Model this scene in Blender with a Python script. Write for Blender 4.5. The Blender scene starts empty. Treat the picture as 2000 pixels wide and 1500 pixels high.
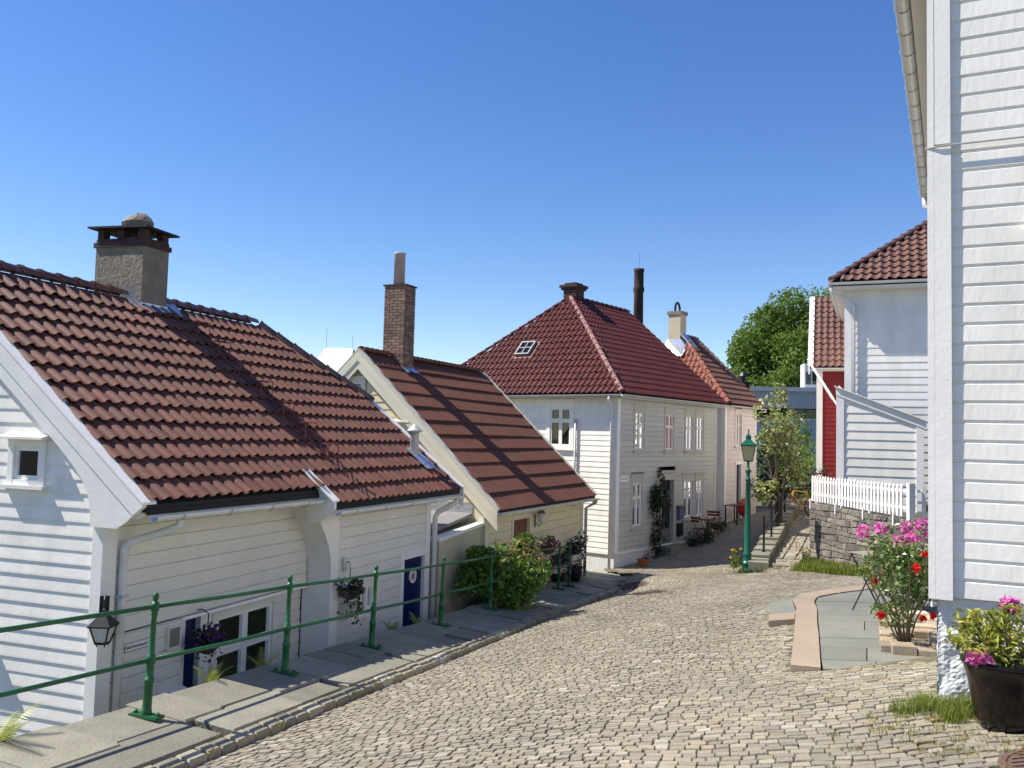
import bpy, math, random
import numpy as np
from mathutils import Matrix, Vector
random.seed(7); RNG = np.random.default_rng(7)
R = math.radians
SC = bpy.context.scene
COL = SC.collection

# ------------------------------------------------------------------ camera
cam = bpy.data.cameras.new('camera'); camo = bpy.data.objects.new('camera', cam); COL.objects.link(camo)
cam.sensor_width = 36.0; cam.lens = 36.0 * 1700 / 2000; cam.clip_start = 0.05; cam.clip_end = 6000
camo.matrix_world = Matrix.Rotation(R(90 + 3.5), 4, 'X') @ Matrix.Rotation(R(1.5), 4, 'Z')
SC.camera = camo
# ------------------------------------------------------------------ sky, sun, exposure
SUN_EL = R(51.5); SUN_H = Vector((-0.996, 0.09)).normalized()
world = bpy.data.worlds.new('World'); SC.world = world; world.use_nodes = True
wn = world.node_tree; bg = wn.nodes['Background']
sky = wn.nodes.new('ShaderNodeTexSky'); sky.sky_type = 'NISHITA'; sky.sun_disc = False
sky.sun_elevation = SUN_EL; sky.sun_rotation = math.atan2(SUN_H.x, SUN_H.y)
sky.air_density = 1.0; sky.dust_density = 0.15; sky.ozone_density = 2.2; sky.altitude = 0
hsv = wn.nodes.new('ShaderNodeHueSaturation'); hsv.inputs['Hue'].default_value = 0.513; hsv.inputs['Saturation'].default_value = 1.28; hsv.inputs['Value'].default_value = 1.0
wn.links.new(sky.outputs[0], hsv.inputs['Color']); wn.links.new(hsv.outputs[0], bg.inputs[0]); bg.inputs[1].default_value = 0.105
sun = bpy.data.lights.new('sun', 'SUN'); sun.energy = 5.0; sun.angle = R(0.53); sun.color = (1.0, 0.94, 0.84)
suno = bpy.data.objects.new('sun', sun); COL.objects.link(suno)
sd = Vector((SUN_H.x * math.cos(SUN_EL), SUN_H.y * math.cos(SUN_EL), math.sin(SUN_EL)))
suno.rotation_euler = sd.to_track_quat('Z', 'Y').to_euler(); suno.location = sd * 60
SC.view_settings.view_transform = 'Standard'; SC.view_settings.look = 'None'
SC.view_settings.exposure = 0.66; SC.view_settings.gamma = 1.0
SC.cycles.max_bounces = 7; SC.cycles.transparent_max_bounces = 8

# ------------------------------------------------------------------ materials
def lin(r, g, b):
    f = lambda c: (c / 255 / 12.92) if c / 255 <= 0.04045 else ((c / 255 + 0.055) / 1.055) ** 2.4
    return (f(r), f(g), f(b))
MATS = {}
def M(name, col, rough=0.6, var=0.10, scale=4.0, bump=0.0, bscale=60.0, attr=None, rnd=0.0, stretch=(1, 1, 1), col2=None,
      c2amt=0.5, c2scale=None, metal=0.0, spec=0.4, coat=0.0, sheen=0.0, transl=0.0, hue=0.0):
    m = bpy.data.materials.new(name); m.use_nodes = True; nt = m.node_tree; N = nt.nodes; L = nt.links
    b = N['Principled BSDF']; b.inputs['Roughness'].default_value = rough; b.inputs['Metallic'].default_value = metal
    b.inputs['Specular IOR Level'].default_value = spec
    if coat: b.inputs['Coat Weight'].default_value = coat; b.inputs['Coat Roughness'].default_value = 0.15
    geo = N.new('ShaderNodeNewGeometry'); mp = N.new('ShaderNodeMapping'); mp.inputs['Scale'].default_value = stretch
    L.new(geo.outputs['Position'], mp.inputs['Vector'])
    nz = N.new('ShaderNodeTexNoise'); nz.inputs['Scale'].default_value = scale; nz.inputs['Detail'].default_value = 5
    L.new(mp.outputs[0], nz.inputs['Vector'])
    cur = None
    if attr:
        at_ = N.new('ShaderNodeAttribute'); at_.attribute_name = attr; cur = at_.outputs['Color']
        mx = N.new('ShaderNodeMix'); mx.data_type = 'RGBA'; mx.blend_type = 'MULTIPLY'; mx.inputs[0].default_value = 1
        mx.inputs[6].default_value = (*col, 1); L.new(cur, mx.inputs[7]); cur = mx.outputs[2]
    else:
        rgb = N.new('ShaderNodeRGB'); rgb.outputs[0].default_value = (*col, 1); cur = rgb.outputs[0]
    if col2:
        n2 = N.new('ShaderNodeTexNoise'); n2.inputs['Scale'].default_value = c2scale or scale * 0.4; n2.inputs['Detail'].default_value = 6
        n2.inputs['Roughness'].default_value = 0.65
        L.new(mp.outputs[0], n2.inputs['Vector'])
        rp = N.new('ShaderNodeMapRange'); rp.inputs[1].default_value = 0.42; rp.inputs[2].default_value = 0.72
        rp.inputs[3].default_value = 0; rp.inputs[4].default_value = c2amt; L.new(n2.outputs[0], rp.inputs[0])
        mx = N.new('ShaderNodeMix'); mx.data_type = 'RGBA'; L.new(rp.outputs[0], mx.inputs[0]); L.new(cur, mx.inputs[6])
        mx.inputs[7].default_value = (*col2, 1); cur = mx.outputs[2]
    hs = N.new('ShaderNodeHueSaturation'); L.new(cur, hs.inputs['Color'])
    mr = N.new('ShaderNodeMapRange'); mr.inputs[1].default_value = 0.25; mr.inputs[2].default_value = 0.75
    mr.inputs[3].default_value = 1 - var; mr.inputs[4].default_value = 1 + var; L.new(nz.outputs[0], mr.inputs[0])
    v = mr.outputs[0]
    if rnd:
        oi = N.new('ShaderNodeObjectInfo'); m2 = N.new('ShaderNodeMapRange'); m2.inputs[3].default_value = 1 - rnd; m2.inputs[4].default_value = 1 + rnd
        L.new(oi.outputs['Random'], m2.inputs[0]); mu = N.new('ShaderNodeMath'); mu.operation = 'MULTIPLY'
        L.new(v, mu.inputs[0]); L.new(m2.outputs[0], mu.inputs[1]); v = mu.outputs[0]
    L.new(v, hs.inputs['Value']); L.new(hs.outputs[0], b.inputs['Base Color'])
    if bump:
        bn = N.new('ShaderNodeTexNoise'); bn.inputs['Scale'].default_value = bscale; bn.inputs['Detail'].default_value = 6
        L.new(mp.outputs[0], bn.inputs['Vector'])
        bp = N.new('ShaderNodeBump'); bp.inputs['Strength'].default_value = bump; bp.inputs['Distance'].default_value = 0.02
        L.new(bn.outputs[0], bp.inputs['Height']); L.new(bp.outputs[0], b.inputs['Normal'])
    if transl:
        tr = N.new('ShaderNodeBsdfTranslucent'); L.new(hs.outputs[0], tr.inputs[0]); mxs = N.new('ShaderNodeMixShader')
        mxs.inputs[0].default_value = transl; L.new(b.outputs[0], mxs.inputs[1]); L.new(tr.outputs[0], mxs.inputs[2])
        L.new(mxs.outputs[0], N['Material Output'].inputs[0])
    MATS[name] = m; return m
def glass_mat(name, tint=(0.02, 0.022, 0.025), op=0.35):
    m = bpy.data.materials.new(name); m.use_nodes = True; N = m.node_tree.nodes; L = m.node_tree.links
    N.remove(N['Principled BSDF'])
    gl = N.new('ShaderNodeBsdfGlossy'); gl.inputs['Roughness'].default_value = 0.03; gl.inputs['Color'].default_value = (0.9, 0.93, 0.95, 1)
    tp = N.new('ShaderNodeBsdfTransparent'); tp.inputs['Color'].default_value = (0.85, 0.88, 0.88, 1)
    df = N.new('ShaderNodeBsdfDiffuse'); df.inputs['Color'].default_value = (*tint, 1)
    m1 = N.new('ShaderNodeMixShader'); m1.inputs[0].default_value = op; L.new(tp.outputs[0], m1.inputs[1]); L.new(df.outputs[0], m1.inputs[2])
    fr = N.new('ShaderNodeFresnel'); fr.inputs['IOR'].default_value = 1.5
    bn = N.new('ShaderNodeTexNoise'); bn.inputs['Scale'].default_value = 2.5
    geo = N.new('ShaderNodeNewGeometry'); L.new(geo.outputs['Position'], bn.inputs['Vector'])
    bp = N.new('ShaderNodeBump'); bp.inputs['Strength'].default_value = 0.06; L.new(bn.outputs[0], bp.inputs['Height'])
    L.new(bp.outputs[0], gl.inputs['Normal'])
    m2 = N.new('ShaderNodeMixShader'); L.new(fr.outputs[0], m2.inputs[0]); L.new(m1.outputs[0], m2.inputs[1]); L.new(gl.outputs[0], m2.inputs[2])
    L.new(m2.outputs[0], N['Material Output'].inputs[0]); MATS[name] = m; return m

WHITE = M('white_paint', (0.86, 0.828, 0.768), 0.5, 0.04, 3, 0.15, 25, col2=(0.60, 0.575, 0.52), c2amt=0.45, c2scale=2.2, stretch=(1, 1, 0.35), rnd=0.035)
WHITE2 = M('white_trim_paint', (0.86, 0.832, 0.78), 0.45, 0.03, 5, 0.1, 30, col2=(0.6, 0.59, 0.56), c2amt=0.25, c2scale=2.2)
SHADE_H1 = M('white_paint_in_shade', (0.75, 0.725, 0.66), 0.5, 0.04, 3, 0.12, 25, col2=(0.62, 0.59, 0.52), c2amt=0.35, c2scale=1.2, rnd=0.02)  # the gable's white, darkened to paint in shade on the street front
CREAM = M('cream_paint', (0.77, 0.66, 0.42), 0.55, 0.05, 3, 0.12, 25, col2=(0.6, 0.54, 0.4), c2amt=0.3, c2scale=1.4, rnd=0.025)
CREAMT = M('pale_cream_trim', (0.77, 0.72, 0.55), 0.5, 0.05, 4, 0.1, 30, col2=(0.55, 0.5, 0.4), c2amt=0.35, c2scale=2)
SHADE_H3 = M('grey_white_in_shade', (0.53, 0.52, 0.485), 0.55, 0.05, 3, 0.12, 25, col2=(0.44, 0.42, 0.39), c2amt=0.4, c2scale=1.2, rnd=0.05)  # hipped house's white, greyed so the colour carries its street-side shade
STONEC = M('beige_casing_paint', (0.50, 0.47, 0.42), 0.55, 0.06, 4)
PINKW = M('pinkish_white_paint', (0.70, 0.60, 0.555), 0.55, 0.05, 3, 0.1, 25, rnd=0.03)
REDP = M('red_paint', (0.21, 0.010, 0.010), 0.5, 0.10, 3, 0.1, 25, rnd=0.06)
DARK = M('dark_interior', (0.018, 0.017, 0.016), 0.9, 0.2, 2)
DARKB = M('dark_bitumen', (0.014, 0.014, 0.015), 0.7, 0.2, 4)
GLASS = glass_mat('window_glass')
BLUE = M('navy_door_paint', (0.006, 0.012, 0.088), 0.35, 0.1, 6)
REDDOOR = M('red_brown_door', (0.16, 0.045, 0.03), 0.5, 0.15, 5)
GREYDOOR = M('grey_door', (0.16, 0.165, 0.17), 0.5, 0.1, 5)
BLACK = M('black_paint', (0.015, 0.014, 0.016), 0.35, 0.15, 6)
METAL = M('zinc_gutter', (0.52, 0.52, 0.50), 0.45, 0.12, 5, col2=(0.33, 0.32, 0.29), c2amt=0.5, c2scale=3, metal=0.25)
WMETAL = M('white_gutter', (0.72, 0.72, 0.70), 0.4, 0.06, 5, col2=(0.45, 0.43, 0.38), c2amt=0.4, c2scale=3.5)
LEAD = M('lead_flashing', (0.62, 0.64, 0.68), 0.3, 0.3, 14, 0.6, 22, metal=0.7)
GREEN = M('green_enamel', (0.013, 0.115, 0.036), 0.38, 0.18, 14, 0.25, 60, spec=0.4, col2=(0.03, 0.075, 0.035), c2amt=0.5, c2scale=9)
GREEND = M('dark_green_enamel', (0.010, 0.10, 0.065), 0.35, 0.1, 8)
LAMPG = M('amber_lamp_glass', (0.62, 0.60, 0.36), 0.25, 0.06, 4, transl=0.35)
FROST = M('frosted_glass', (0.60, 0.60, 0.56), 0.3, 0.06, 4)
def tilemat(nm, c, rough, rnd=0.0, spec=0.4, c2=None, amt=0.5):
    return M(nm, c, rough, 0.16, 9, 0.10, 90, attr='tcol', spec=spec, col2=c2, c2amt=amt, c2scale=2.6)
T_H1 = tilemat('terracotta_tile', (0.160, 0.062, 0.040), 0.65, c2=(0.105, 0.052, 0.038), amt=0.7)
T_RDG = tilemat('dark_ridge_tile', (0.13, 0.06, 0.055), 0.35, spec=0.5)
T_H2 = tilemat('brown_tile', (0.150, 0.057, 0.036), 0.78, c2=(0.11, 0.052, 0.036), amt=0.7)
T_H3 = tilemat('glazed_oxblood_tile', (0.085, 0.017, 0.012), 0.44, spec=0.35, c2=(0.075, 0.026, 0.018), amt=0.4)
T_H4 = tilemat('orange_tile', (0.22, 0.07, 0.04), 0.6, c2=(0.15, 0.06, 0.042))
T_W2 = tilemat('red_brown_pantile', (0.145, 0.07, 0.053), 0.65, c2=(0.10, 0.06, 0.05))
PLASTER = M('rough_render', (0.235, 0.20, 0.155), 0.9, 0.22, 5, 0.9, 16, col2=(0.13, 0.115, 0.10), c2amt=0.7, c2scale=2.4)
BRICKM = M('chimney_brick', (0.23, 0.145, 0.11), 0.85, 0.25, 10, 0.5, 60, rnd=0.35)
BRICKD = M('sooty_brick', (0.058, 0.030, 0.026), 0.85, 0.3, 10, 0.5, 50, rnd=0.2)
MOSSJ = M('mossy_joint', (0.075, 0.075, 0.04), 0.95, 0.3, 9, 0.5, 40, col2=(0.09, 0.11, 0.03), c2amt=0.9, c2scale=1.5)
MORTAR = M('mortar', (0.36, 0.30, 0.23), 0.95, 0.2, 12, 0.5, 50)
CLAYPIPE = M('clay_flue', (0.52, 0.42, 0.40), 0.7, 0.12, 5, col2=(0.25, 0.2, 0.19), c2amt=0.5)
SLATE = M('slate_slab', (0.215, 0.203, 0.158), 0.75, 0.14, 4, 0.5, 35, col2=(0.25, 0.235, 0.17), c2amt=0.7, c2scale=1.3, rnd=0.24)
GREYSL = M('green_grey_slab', (0.175, 0.178, 0.150), 0.65, 0.10, 3, 0.35, 30, col2=(0.22, 0.21, 0.165), c2amt=0.6, c2scale=1.2, rnd=0.10)
GRANITE = M('pink_granite', (0.29, 0.225, 0.165), 0.75, 0.10, 30, 0.3, 80, col2=(0.34, 0.28, 0.21), c2amt=0.6, c2scale=1.5, rnd=0.06)
COBBLE = M('granite_sett', (1, 1, 1), 0.72, 0.14, 45, 0.35, 70, attr='tcol', col2=(0.125, 0.115, 0.085), c2amt=0.42, c2scale=0.55)
STONE = M('wall_stone', (1, 1, 1), 0.85, 0.22, 14, 0.7, 30, attr='tcol')
SOIL = M('joint_soil', (0.14, 0.12, 0.088), 0.95, 0.35, 9, 0.6, 40, col2=(0.10, 0.105, 0.045), c2amt=0.7, c2scale=0.9)
EARTH = M('dry_earth', (0.10, 0.085, 0.05), 0.95, 0.3, 3, 0.5, 30, col2=(0.055, 0.075, 0.022), c2amt=0.9, c2scale=0.8)
ROUGHW = M('rough_white_plaster', (0.70, 0.70, 0.69), 0.85, 0.08, 10, 0.0, 30, col2=(0.45, 0.45, 0.45), c2amt=0.4, c2scale=3)
RUST = M('rusty_iron', (0.125, 0.075, 0.058), 0.8, 0.3, 20, 0.6, 60)
LADR = M('red_iron', (0.20, 0.035, 0.022), 0.5, 0.2, 12)
WOODG = M('weathered_wood', (0.27, 0.215, 0.18), 0.75, 0.18, 14, 0.3, 50)
def leafm(nm, c, rough=0.45, transl=0.3, spec=0.45): return M(nm, c, rough, 0.12, 3, attr='tcol', transl=transl, spec=spec)
L_BUSH = leafm('laurel_leaf', (0.13, 0.23, 0.03))
L_DARK = leafm('dark_leaf', (0.030, 0.055, 0.016), 0.5, 0.2)
L_ROSE = leafm('rose_leaf', (0.12, 0.19, 0.05), 0.35, 0.25, 0.6)
L_POT = leafm('azalea_leaf', (0.30, 0.33, 0.05))
L_TREE = leafm('tree_leaf', (0.155, 0.245, 0.045), 0.6, 0.4, 0.2)
L_PALE = leafm('blossom_tree_leaf', (0.27, 0.33, 0.09), 0.5, 0.35)
L_GRASS = leafm('grass_blade', (0.15, 0.22, 0.04), 0.6, 0.3, 0.2)
F_PINK = leafm('pink_petal', (0.72, 0.20, 0.50), 0.5, 0.35, 0.2)
F_RED = leafm('red_petal', (0.55, 0.012, 0.015), 0.45, 0.2, 0.3)
F_MAG = leafm('magenta_petal', (0.30, 0.02, 0.14), 0.5, 0.25, 0.2)
F_VIO = leafm('violet_petal', (0.075, 0.025, 0.12), 0.5, 0.25, 0.2)
F_CREAM = leafm('cream_petal', (0.62, 0.60, 0.44), 0.5, 0.35, 0.2)
F_YEL = leafm('yellow_petal', (0.75, 0.5, 0.03), 0.5, 0.3, 0.2)
BARK = M('bark', (0.115, 0.088, 0.065), 0.9, 0.25, 8, 0.8, 25, stretch=(1, 1, 0.3))
GLAZE = M('black_glazed_pot', (0.006, 0.005, 0.006), 0.22, 0.3, 6, col2=(0.045, 0.022, 0.012), c2amt=0.45, c2scale=9, spec=0.3)
TERRAC = M('terracotta_pot', (0.38, 0.13, 0.06), 0.8, 0.12, 8)
CORR = M('grey_corrugated_metal', (0.42, 0.45, 0.48), 0.5, 0.05, 1)
DGLASS = M('dark_glazing', (0.012, 0.014, 0.02), 0.15, 0.2, 1)
BIKEY = M('bike_yellow', (0.75, 0.30, 0.015), 0.3, 0.05, 4)
TYRE = M('tyre_rubber', (0.02, 0.02, 0.02), 0.8, 0.1, 8)
CHROME = M('chrome', (0.65, 0.65, 0.66), 0.25, 0.05, 8, metal=0.9)
REDM = M('red_garden_paint', (0.42, 0.015, 0.02), 0.45, 0.1, 6)
REDD = M('dark_red_paint', (0.16, 0.02, 0.022), 0.5, 0.15, 6)  # one even red, darker than the shell chair's
BLUEG = M('blue_grey_paint', (0.12, 0.135, 0.20), 0.45, 0.1, 6)
CURT_R = M('rose_curtain', (0.42, 0.13, 0.12), 0.85, 0.15, 12, stretch=(1, 1, 0.1))
CURT_W = M('white_curtain', (0.62, 0.62, 0.60), 0.85, 0.12, 12, stretch=(1, 1, 0.1))
TAR = M('grey_felt_roof', (0.20, 0.19, 0.19), 0.85, 0.15, 4, 0.3, 40)

# ------------------------------------------------------------------ mesh helpers
class MB:
    def __init__(s): s.v = []; s.f = []
    def add(s, vs, fs):
        o = len(s.v); s.v += [tuple(p) for p in vs]; s.f += [tuple(i + o for i in f) for f in fs]; return s
    def hexa(s, p):
        return s.add(p, [(0, 3, 2, 1), (4, 5, 6, 7), (0, 1, 5, 4), (1, 2, 6, 5), (2, 3, 7, 6), (3, 0, 4, 7)])
    def box(s, x0, x1, y0, y1, z0, z1):
        return s.hexa([(x0, y0, z0), (x1, y0, z0), (x1, y1, z0), (x0, y1, z0), (x0, y0, z1), (x1, y0, z1), (x1, y1, z1), (x0, y1, z1)])
    def beam(s, p0, p1, a, b):
        p0, p1, a, b = Vector(p0), Vector(p1), Vector(a), Vector(b)
        return s.hexa([p0, p0 + a, p0 + a + b, p0 + b, p1, p1 + a, p1 + a + b, p1 + b])
    def prism(s, poly, d):
        n = len(poly); d = Vector(d); vs = [Vector(p) for p in poly] + [Vector(p) + d for p in poly]
        return s.add(vs, [tuple(range(n - 1, -1, -1)), tuple(range(n, 2 * n))] + [(i, (i + 1) % n, n + (i + 1) % n, n + i) for i in range(n)])
    def tube(s, pts, r, n=8, caps=True):
        pts = [Vector(p) for p in pts]; rs = r if isinstance(r, (list, tuple)) else [r] * len(pts); rings = []
        prev = None
        for i, p in enumerate(pts):
            t = (pts[min(i + 1, len(pts) - 1)] - pts[max(i - 1, 0)]).normalized()
            ref = prev if prev is not None else (Vector((0, 0, 1)) if abs(t.z) < 0.9 else Vector((1, 0, 0)))
            x = (ref - t * ref.dot(t)).normalized(); prev = x; y = t.cross(x)
            rings.append([p + (x * math.cos(2 * math.pi * k / n) + y * math.sin(2 * math.pi * k / n)) * rs[i] for k in range(n)])
        vs = [q for rg in rings for q in rg]; fs = []
        for i in range(len(pts) - 1):
            for k in range(n): fs.append((i * n + k, i * n + (k + 1) % n, (i + 1) * n + (k + 1) % n, (i + 1) * n + k))
        if caps: fs += [tuple(range(n - 1, -1, -1)), tuple(range((len(pts) - 1) * n, len(pts) * n))]
        return s.add(vs, fs)
    def lathe(s, prof, c=(0, 0, 0), n=16, ph=0.0):
        vs = []; fs = []; m = len(prof)
        for r, z in prof:
            for k in range(n):
                a = 2 * math.pi * k / n + ph; vs.append((c[0] + r * math.cos(a), c[1] + r * math.sin(a), c[2] + z))
        for i in range(m - 1):
            for k in range(n): fs.append((i * n + k, i * n + (k + 1) % n, (i + 1) * n + (k + 1) % n, (i + 1) * n + k))
        fs += [tuple(range(n - 1, -1, -1)), tuple(range((m - 1) * n, m * n))]
        return s.add(vs, fs)
    def sweep(s, prof, p0, p1, ax, ay, close=False):
        p0, p1, ax, ay = Vector(p0), Vector(p1), Vector(ax), Vector(ay); n = len(prof)
        vs = [p + ax * x + ay * y for p in (p0, p1) for x, y in prof]
        fs = [(i, i + 1, n + i + 1, n + i) for i in range(n - 1)]
        if close: fs += [(n - 1, 0, n, 2 * n - 1), tuple(range(n - 1, -1, -1)), tuple(range(n, 2 * n))]
        return s.add(vs, fs)
    def mesh(s, name, mat, smooth=False):
        me = bpy.data.meshes.new(name); me.from_pydata(s.v, [], s.f)
        if mat: me.materials.append(mat)
        if smooth: me.shade_smooth()
        me.update(); return me
    def build(s, name, mat, parent=None, smooth=False, kind=None):
        return link(name, s.mesh(name, mat, smooth), parent, kind)
def link(name, data, parent=None, kind=None):
    o = bpy.data.objects.new(name, data); COL.objects.link(o)
    if parent: o.parent = parent
    if kind: o['kind'] = kind
    return o
def npmesh(name, V, F, mat, cols=None, smooth=False):
    """V (n,3) array; F (m,k) array of equal-size faces; cols (n,3)"""
    me = bpy.data.meshes.new(name); V = np.asarray(V, np.float32); F = np.asarray(F, np.int32); k = F.shape[1]
    me.vertices.add(len(V)); me.vertices.foreach_set('co', V.ravel())
    me.loops.add(F.size); me.loops.foreach_set('vertex_index', F.ravel())
    me.polygons.add(len(F)); me.polygons.foreach_set('loop_start', np.arange(0, F.size, k, dtype=np.int32))
    if mat: me.materials.append(mat)
    me.update(calc_edges=True)
    me.shade_smooth() if smooth else me.shade_flat()
    if cols is not None: setcol(me, cols)
    me.validate(); return me
def setcol(me, cols):
    n = len(me.vertices); c = np.ones((n, 4), np.float32); c[:, :3] = cols
    a = me.attributes.new('tcol', 'FLOAT_COLOR', 'POINT'); a.data.foreach_set('color', c.ravel())
def tag(o, label, cat, group=None, kind=None):
    o['label'] = label; o['category'] = cat
    if group: o['group'] = group
    if kind: o['kind'] = kind
    return o
def thing(name, label, cat, loc=(0, 0, 0), rz=0.0, group=None):
    o = bpy.data.objects.new(name, None); COL.objects.link(o); o.empty_display_size = 0.2
    o.location = loc; o.rotation_euler = (0, 0, rz); return tag(o, label, cat, group)
def struct(name, me, parent=None): return link(name, me, parent, 'structure' if parent is None else None)
def empty_part(name, parent):
    o = bpy.data.objects.new(name, None); COL.objects.link(o); o.parent = parent; o.empty_display_size = 0.1; return o

# wall frame: point = A + e*t + n*o + z
class Wall:
    def __init__(s, A, e, n): s.A = Vector(A); s.e = Vector(e).normalized(); s.n = Vector(n).normalized()
    def P(s, t, z, o): return s.A + s.e * t + s.n * o + Vector((0, 0, z))
    def box(s, mb, t0, t1, z0, z1, o0, o1):
        P = s.P; return mb.hexa([P(t0, z0, o0), P(t1, z0, o0), P(t1, z0, o1), P(t0, z0, o1), P(t0, z1, o0), P(t1, z1, o0), P(t1, z1, o1), P(t0, z1, o1)])
def boards(parent, W, z0, z1, ext, h, mat, opens=(), thick=0.026, name='board', lap=0.016, thin=0.012, groove=False):
    n = max(1, round((z1 - z0) / h)); h = (z1 - z0) / n
    for i in range(n):
        a = z0 + i * h; b = a + h; b2 = min(b + lap, z1)
        t0a, t1a = ext(a + 1e-4); t0b, t1b = ext(b2 - 1e-4)
        if t1a - t0a < 0.05: continue
        if t1b < t0b: t0b = t1b = (t0b + t1b) / 2
        segs = [(t0a, t1a, t0b, t1b)]; mid = (a + b) / 2
        for (o0, o1, p0, p1) in opens:
            if p0 < mid < p1:
                ns = []
                for (q0, q1, r0, r1) in segs:
                    if o1 <= max(q0, r0) or o0 >= min(q1, r1): ns.append((q0, q1, r0, r1)); continue
                    if o0 > q0 + 0.02: ns.append((q0, o0, r0, max(o0, r0)))
                    if o1 < q1 - 0.02: ns.append((o1, q1, min(o1, r1), r1))
                segs = ns
        ns = []
        for (q0, q1, r0, r1) in segs:
            if q1 - q0 > 2.4 and r1 - r0 > 2.4 and random.random() < 0.55:
                c_ = max(q0, r0) + 0.6 + random.random() * (min(q1, r1) - max(q0, r0) - 1.2); ns += [(q0, c_ - 0.0012, r0, c_ - 0.0012), (c_ + 0.0012, q1, c_ + 0.0012, r1)]
            else: ns.append((q0, q1, r0, r1))
        segs = ns
        j = random.uniform(-0.0015, 0.0015); th = thick + random.uniform(-0.002, 0.002)
        for (q0, q1, r0, r1) in segs:
            P = W.P; m = MB()
            dx0, dx1 = (r0 - q0) * 0.1, (r1 - q1) * 0.1; hb_ = b2 - a
            prof = [(a + j + 0.007, 0, 0), (a + j + 0.007, th - 0.008, 0), (a + j, th - 0.007, 0), (a + j, th, 0), (a + j + hb_ * 0.12, th * 0.97, 0.12), (b2, thin, 1), (b2, 0, 1)]
            if groove: prof = [(a, 0, 0), (a, th - 0.018, 0), (a + 0.011, th - 0.018, 0), (a + 0.0115, th - 0.004, 0), (a + 0.015, th, 0), (b2 - lap - 0.002, th + j, 1), (b2 - lap - 0.001, th - 0.01, 1), (b, 0, 1)]
            k = len(prof); m.v = [tuple(P(q0 + (r0 - q0) * f_, z_, o_)) for z_, o_, f_ in prof] + [tuple(P(q1 + (r1 - q1) * f_, z_, o_)) for z_, o_, f_ in prof]
            m.f = [(i_, (i_ + 1) % k, k + (i_ + 1) % k, k + i_) for i_ in range(k)] + [tuple(range(k - 1, -1, -1)), tuple(range(k, 2 * k))]
            m.build(name, mat, parent)
def window(parent, W, t0, t1, z0, z1, cw=0.09, cols=2, rows=(0.36,), cmat=WHITE2, smat=WHITE2, hood=0, sill=True, curtain=None, name='window',
           sash=0.045, proud=0.05, head=None, label=None):
    m = MB(); hd = head or cw
    W.box(m, t0, t0 + cw, z0, z1, -0.10, proud); W.box(m, t1 - cw, t1, z0, z1, -0.10, proud)
    W.box(m, t0 + cw, t1 - cw, z1 - hd, z1, -0.10, proud - 0.004); W.box(m, t0 + cw, t1 - cw, z0, z0 + cw * 0.7, -0.10, proud - 0.004)
    w = m.build(name, cmat, parent)
    if label: w['label'] = label
    a, b, c, d = t0 + cw, t1 - cw, z0 + cw * 0.7, z1 - hd
    cb = 0.035; xs = [a + (b - a) * k / cols for k in range(cols + 1)]
    ys = [c] + [d - (d - c) * r for r in sorted(rows, reverse=True)] + [d]
    s = MB()
    for k in range(cols):
        for q in range(len(ys) - 1):
            x0, x1, y0, y1 = xs[k] + 0.002, xs[k + 1] - 0.002, ys[q] + 0.002, ys[q + 1] - 0.002
            W.box(s, x0, x0 + sash, y0, y1, -0.03, 0.022); W.box(s, x1 - sash, x1, y0, y1, -0.03, 0.022)
            W.box(s, x0 + sash, x1 - sash, y0, y0 + sash, -0.03, 0.019); W.box(s, x0 + sash, x1 - sash, y1 - sash, y1, -0.03, 0.019)
            p = MB(); W.box(p, x0 + sash, x1 - sash, y0 + sash, y1 - sash, -0.012, -0.006); p.build('pane', GLASS, w)
    s.build('sash', smat, w)
    if curtain:
        for (f0, f1, g0, g1, cm) in curtain:
            cu = MB(); x0 = a + (b - a) * f0; x1 = a + (b - a) * f1; n = max(4, int((x1 - x0) / 0.05)); y0 = c + (d - c) * g0; y1 = c + (d - c) * g1
            for i in range(n):
                u0 = x0 + (x1 - x0) * i / n; u1 = x0 + (x1 - x0) * (i + 1) / n; oo = -0.07 - 0.015 * (i % 2); o2 = -0.07 - 0.015 * ((i + 1) % 2)
                cu.add([W.P(u0, y0, oo), W.P(u1, y0, o2), W.P(u1, y1, o2), W.P(u0, y1, oo)], [(0, 1, 2, 3)])
            cu.build('curtain', cm, w)
    if sill:
        m = MB(); W.box(m, t0 - 0.04, t1 + 0.04, z0 - 0.045, z0 - 0.002, 0.0, proud + 0.05); m.build('sill', cmat, w)
    if hood:
        m = MB(); P = W.P
        m.hexa([P(t0 - 0.06, z1 + 0.002, 0.0), P(t1 + 0.06, z1 + 0.002, 0.0), P(t1 + 0.06, z1 + 0.002, hood), P(t0 - 0.06, z1 + 0.002, hood),
                P(t0 - 0.06, z1 + 0.07, 0.0), P(t1 + 0.06, z1 + 0.07, 0.0), P(t1 + 0.06, z1 + 0.03, hood), P(t0 - 0.06, z1 + 0.03, hood)])
        m.build('hood', cmat, w)
    return w
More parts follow.
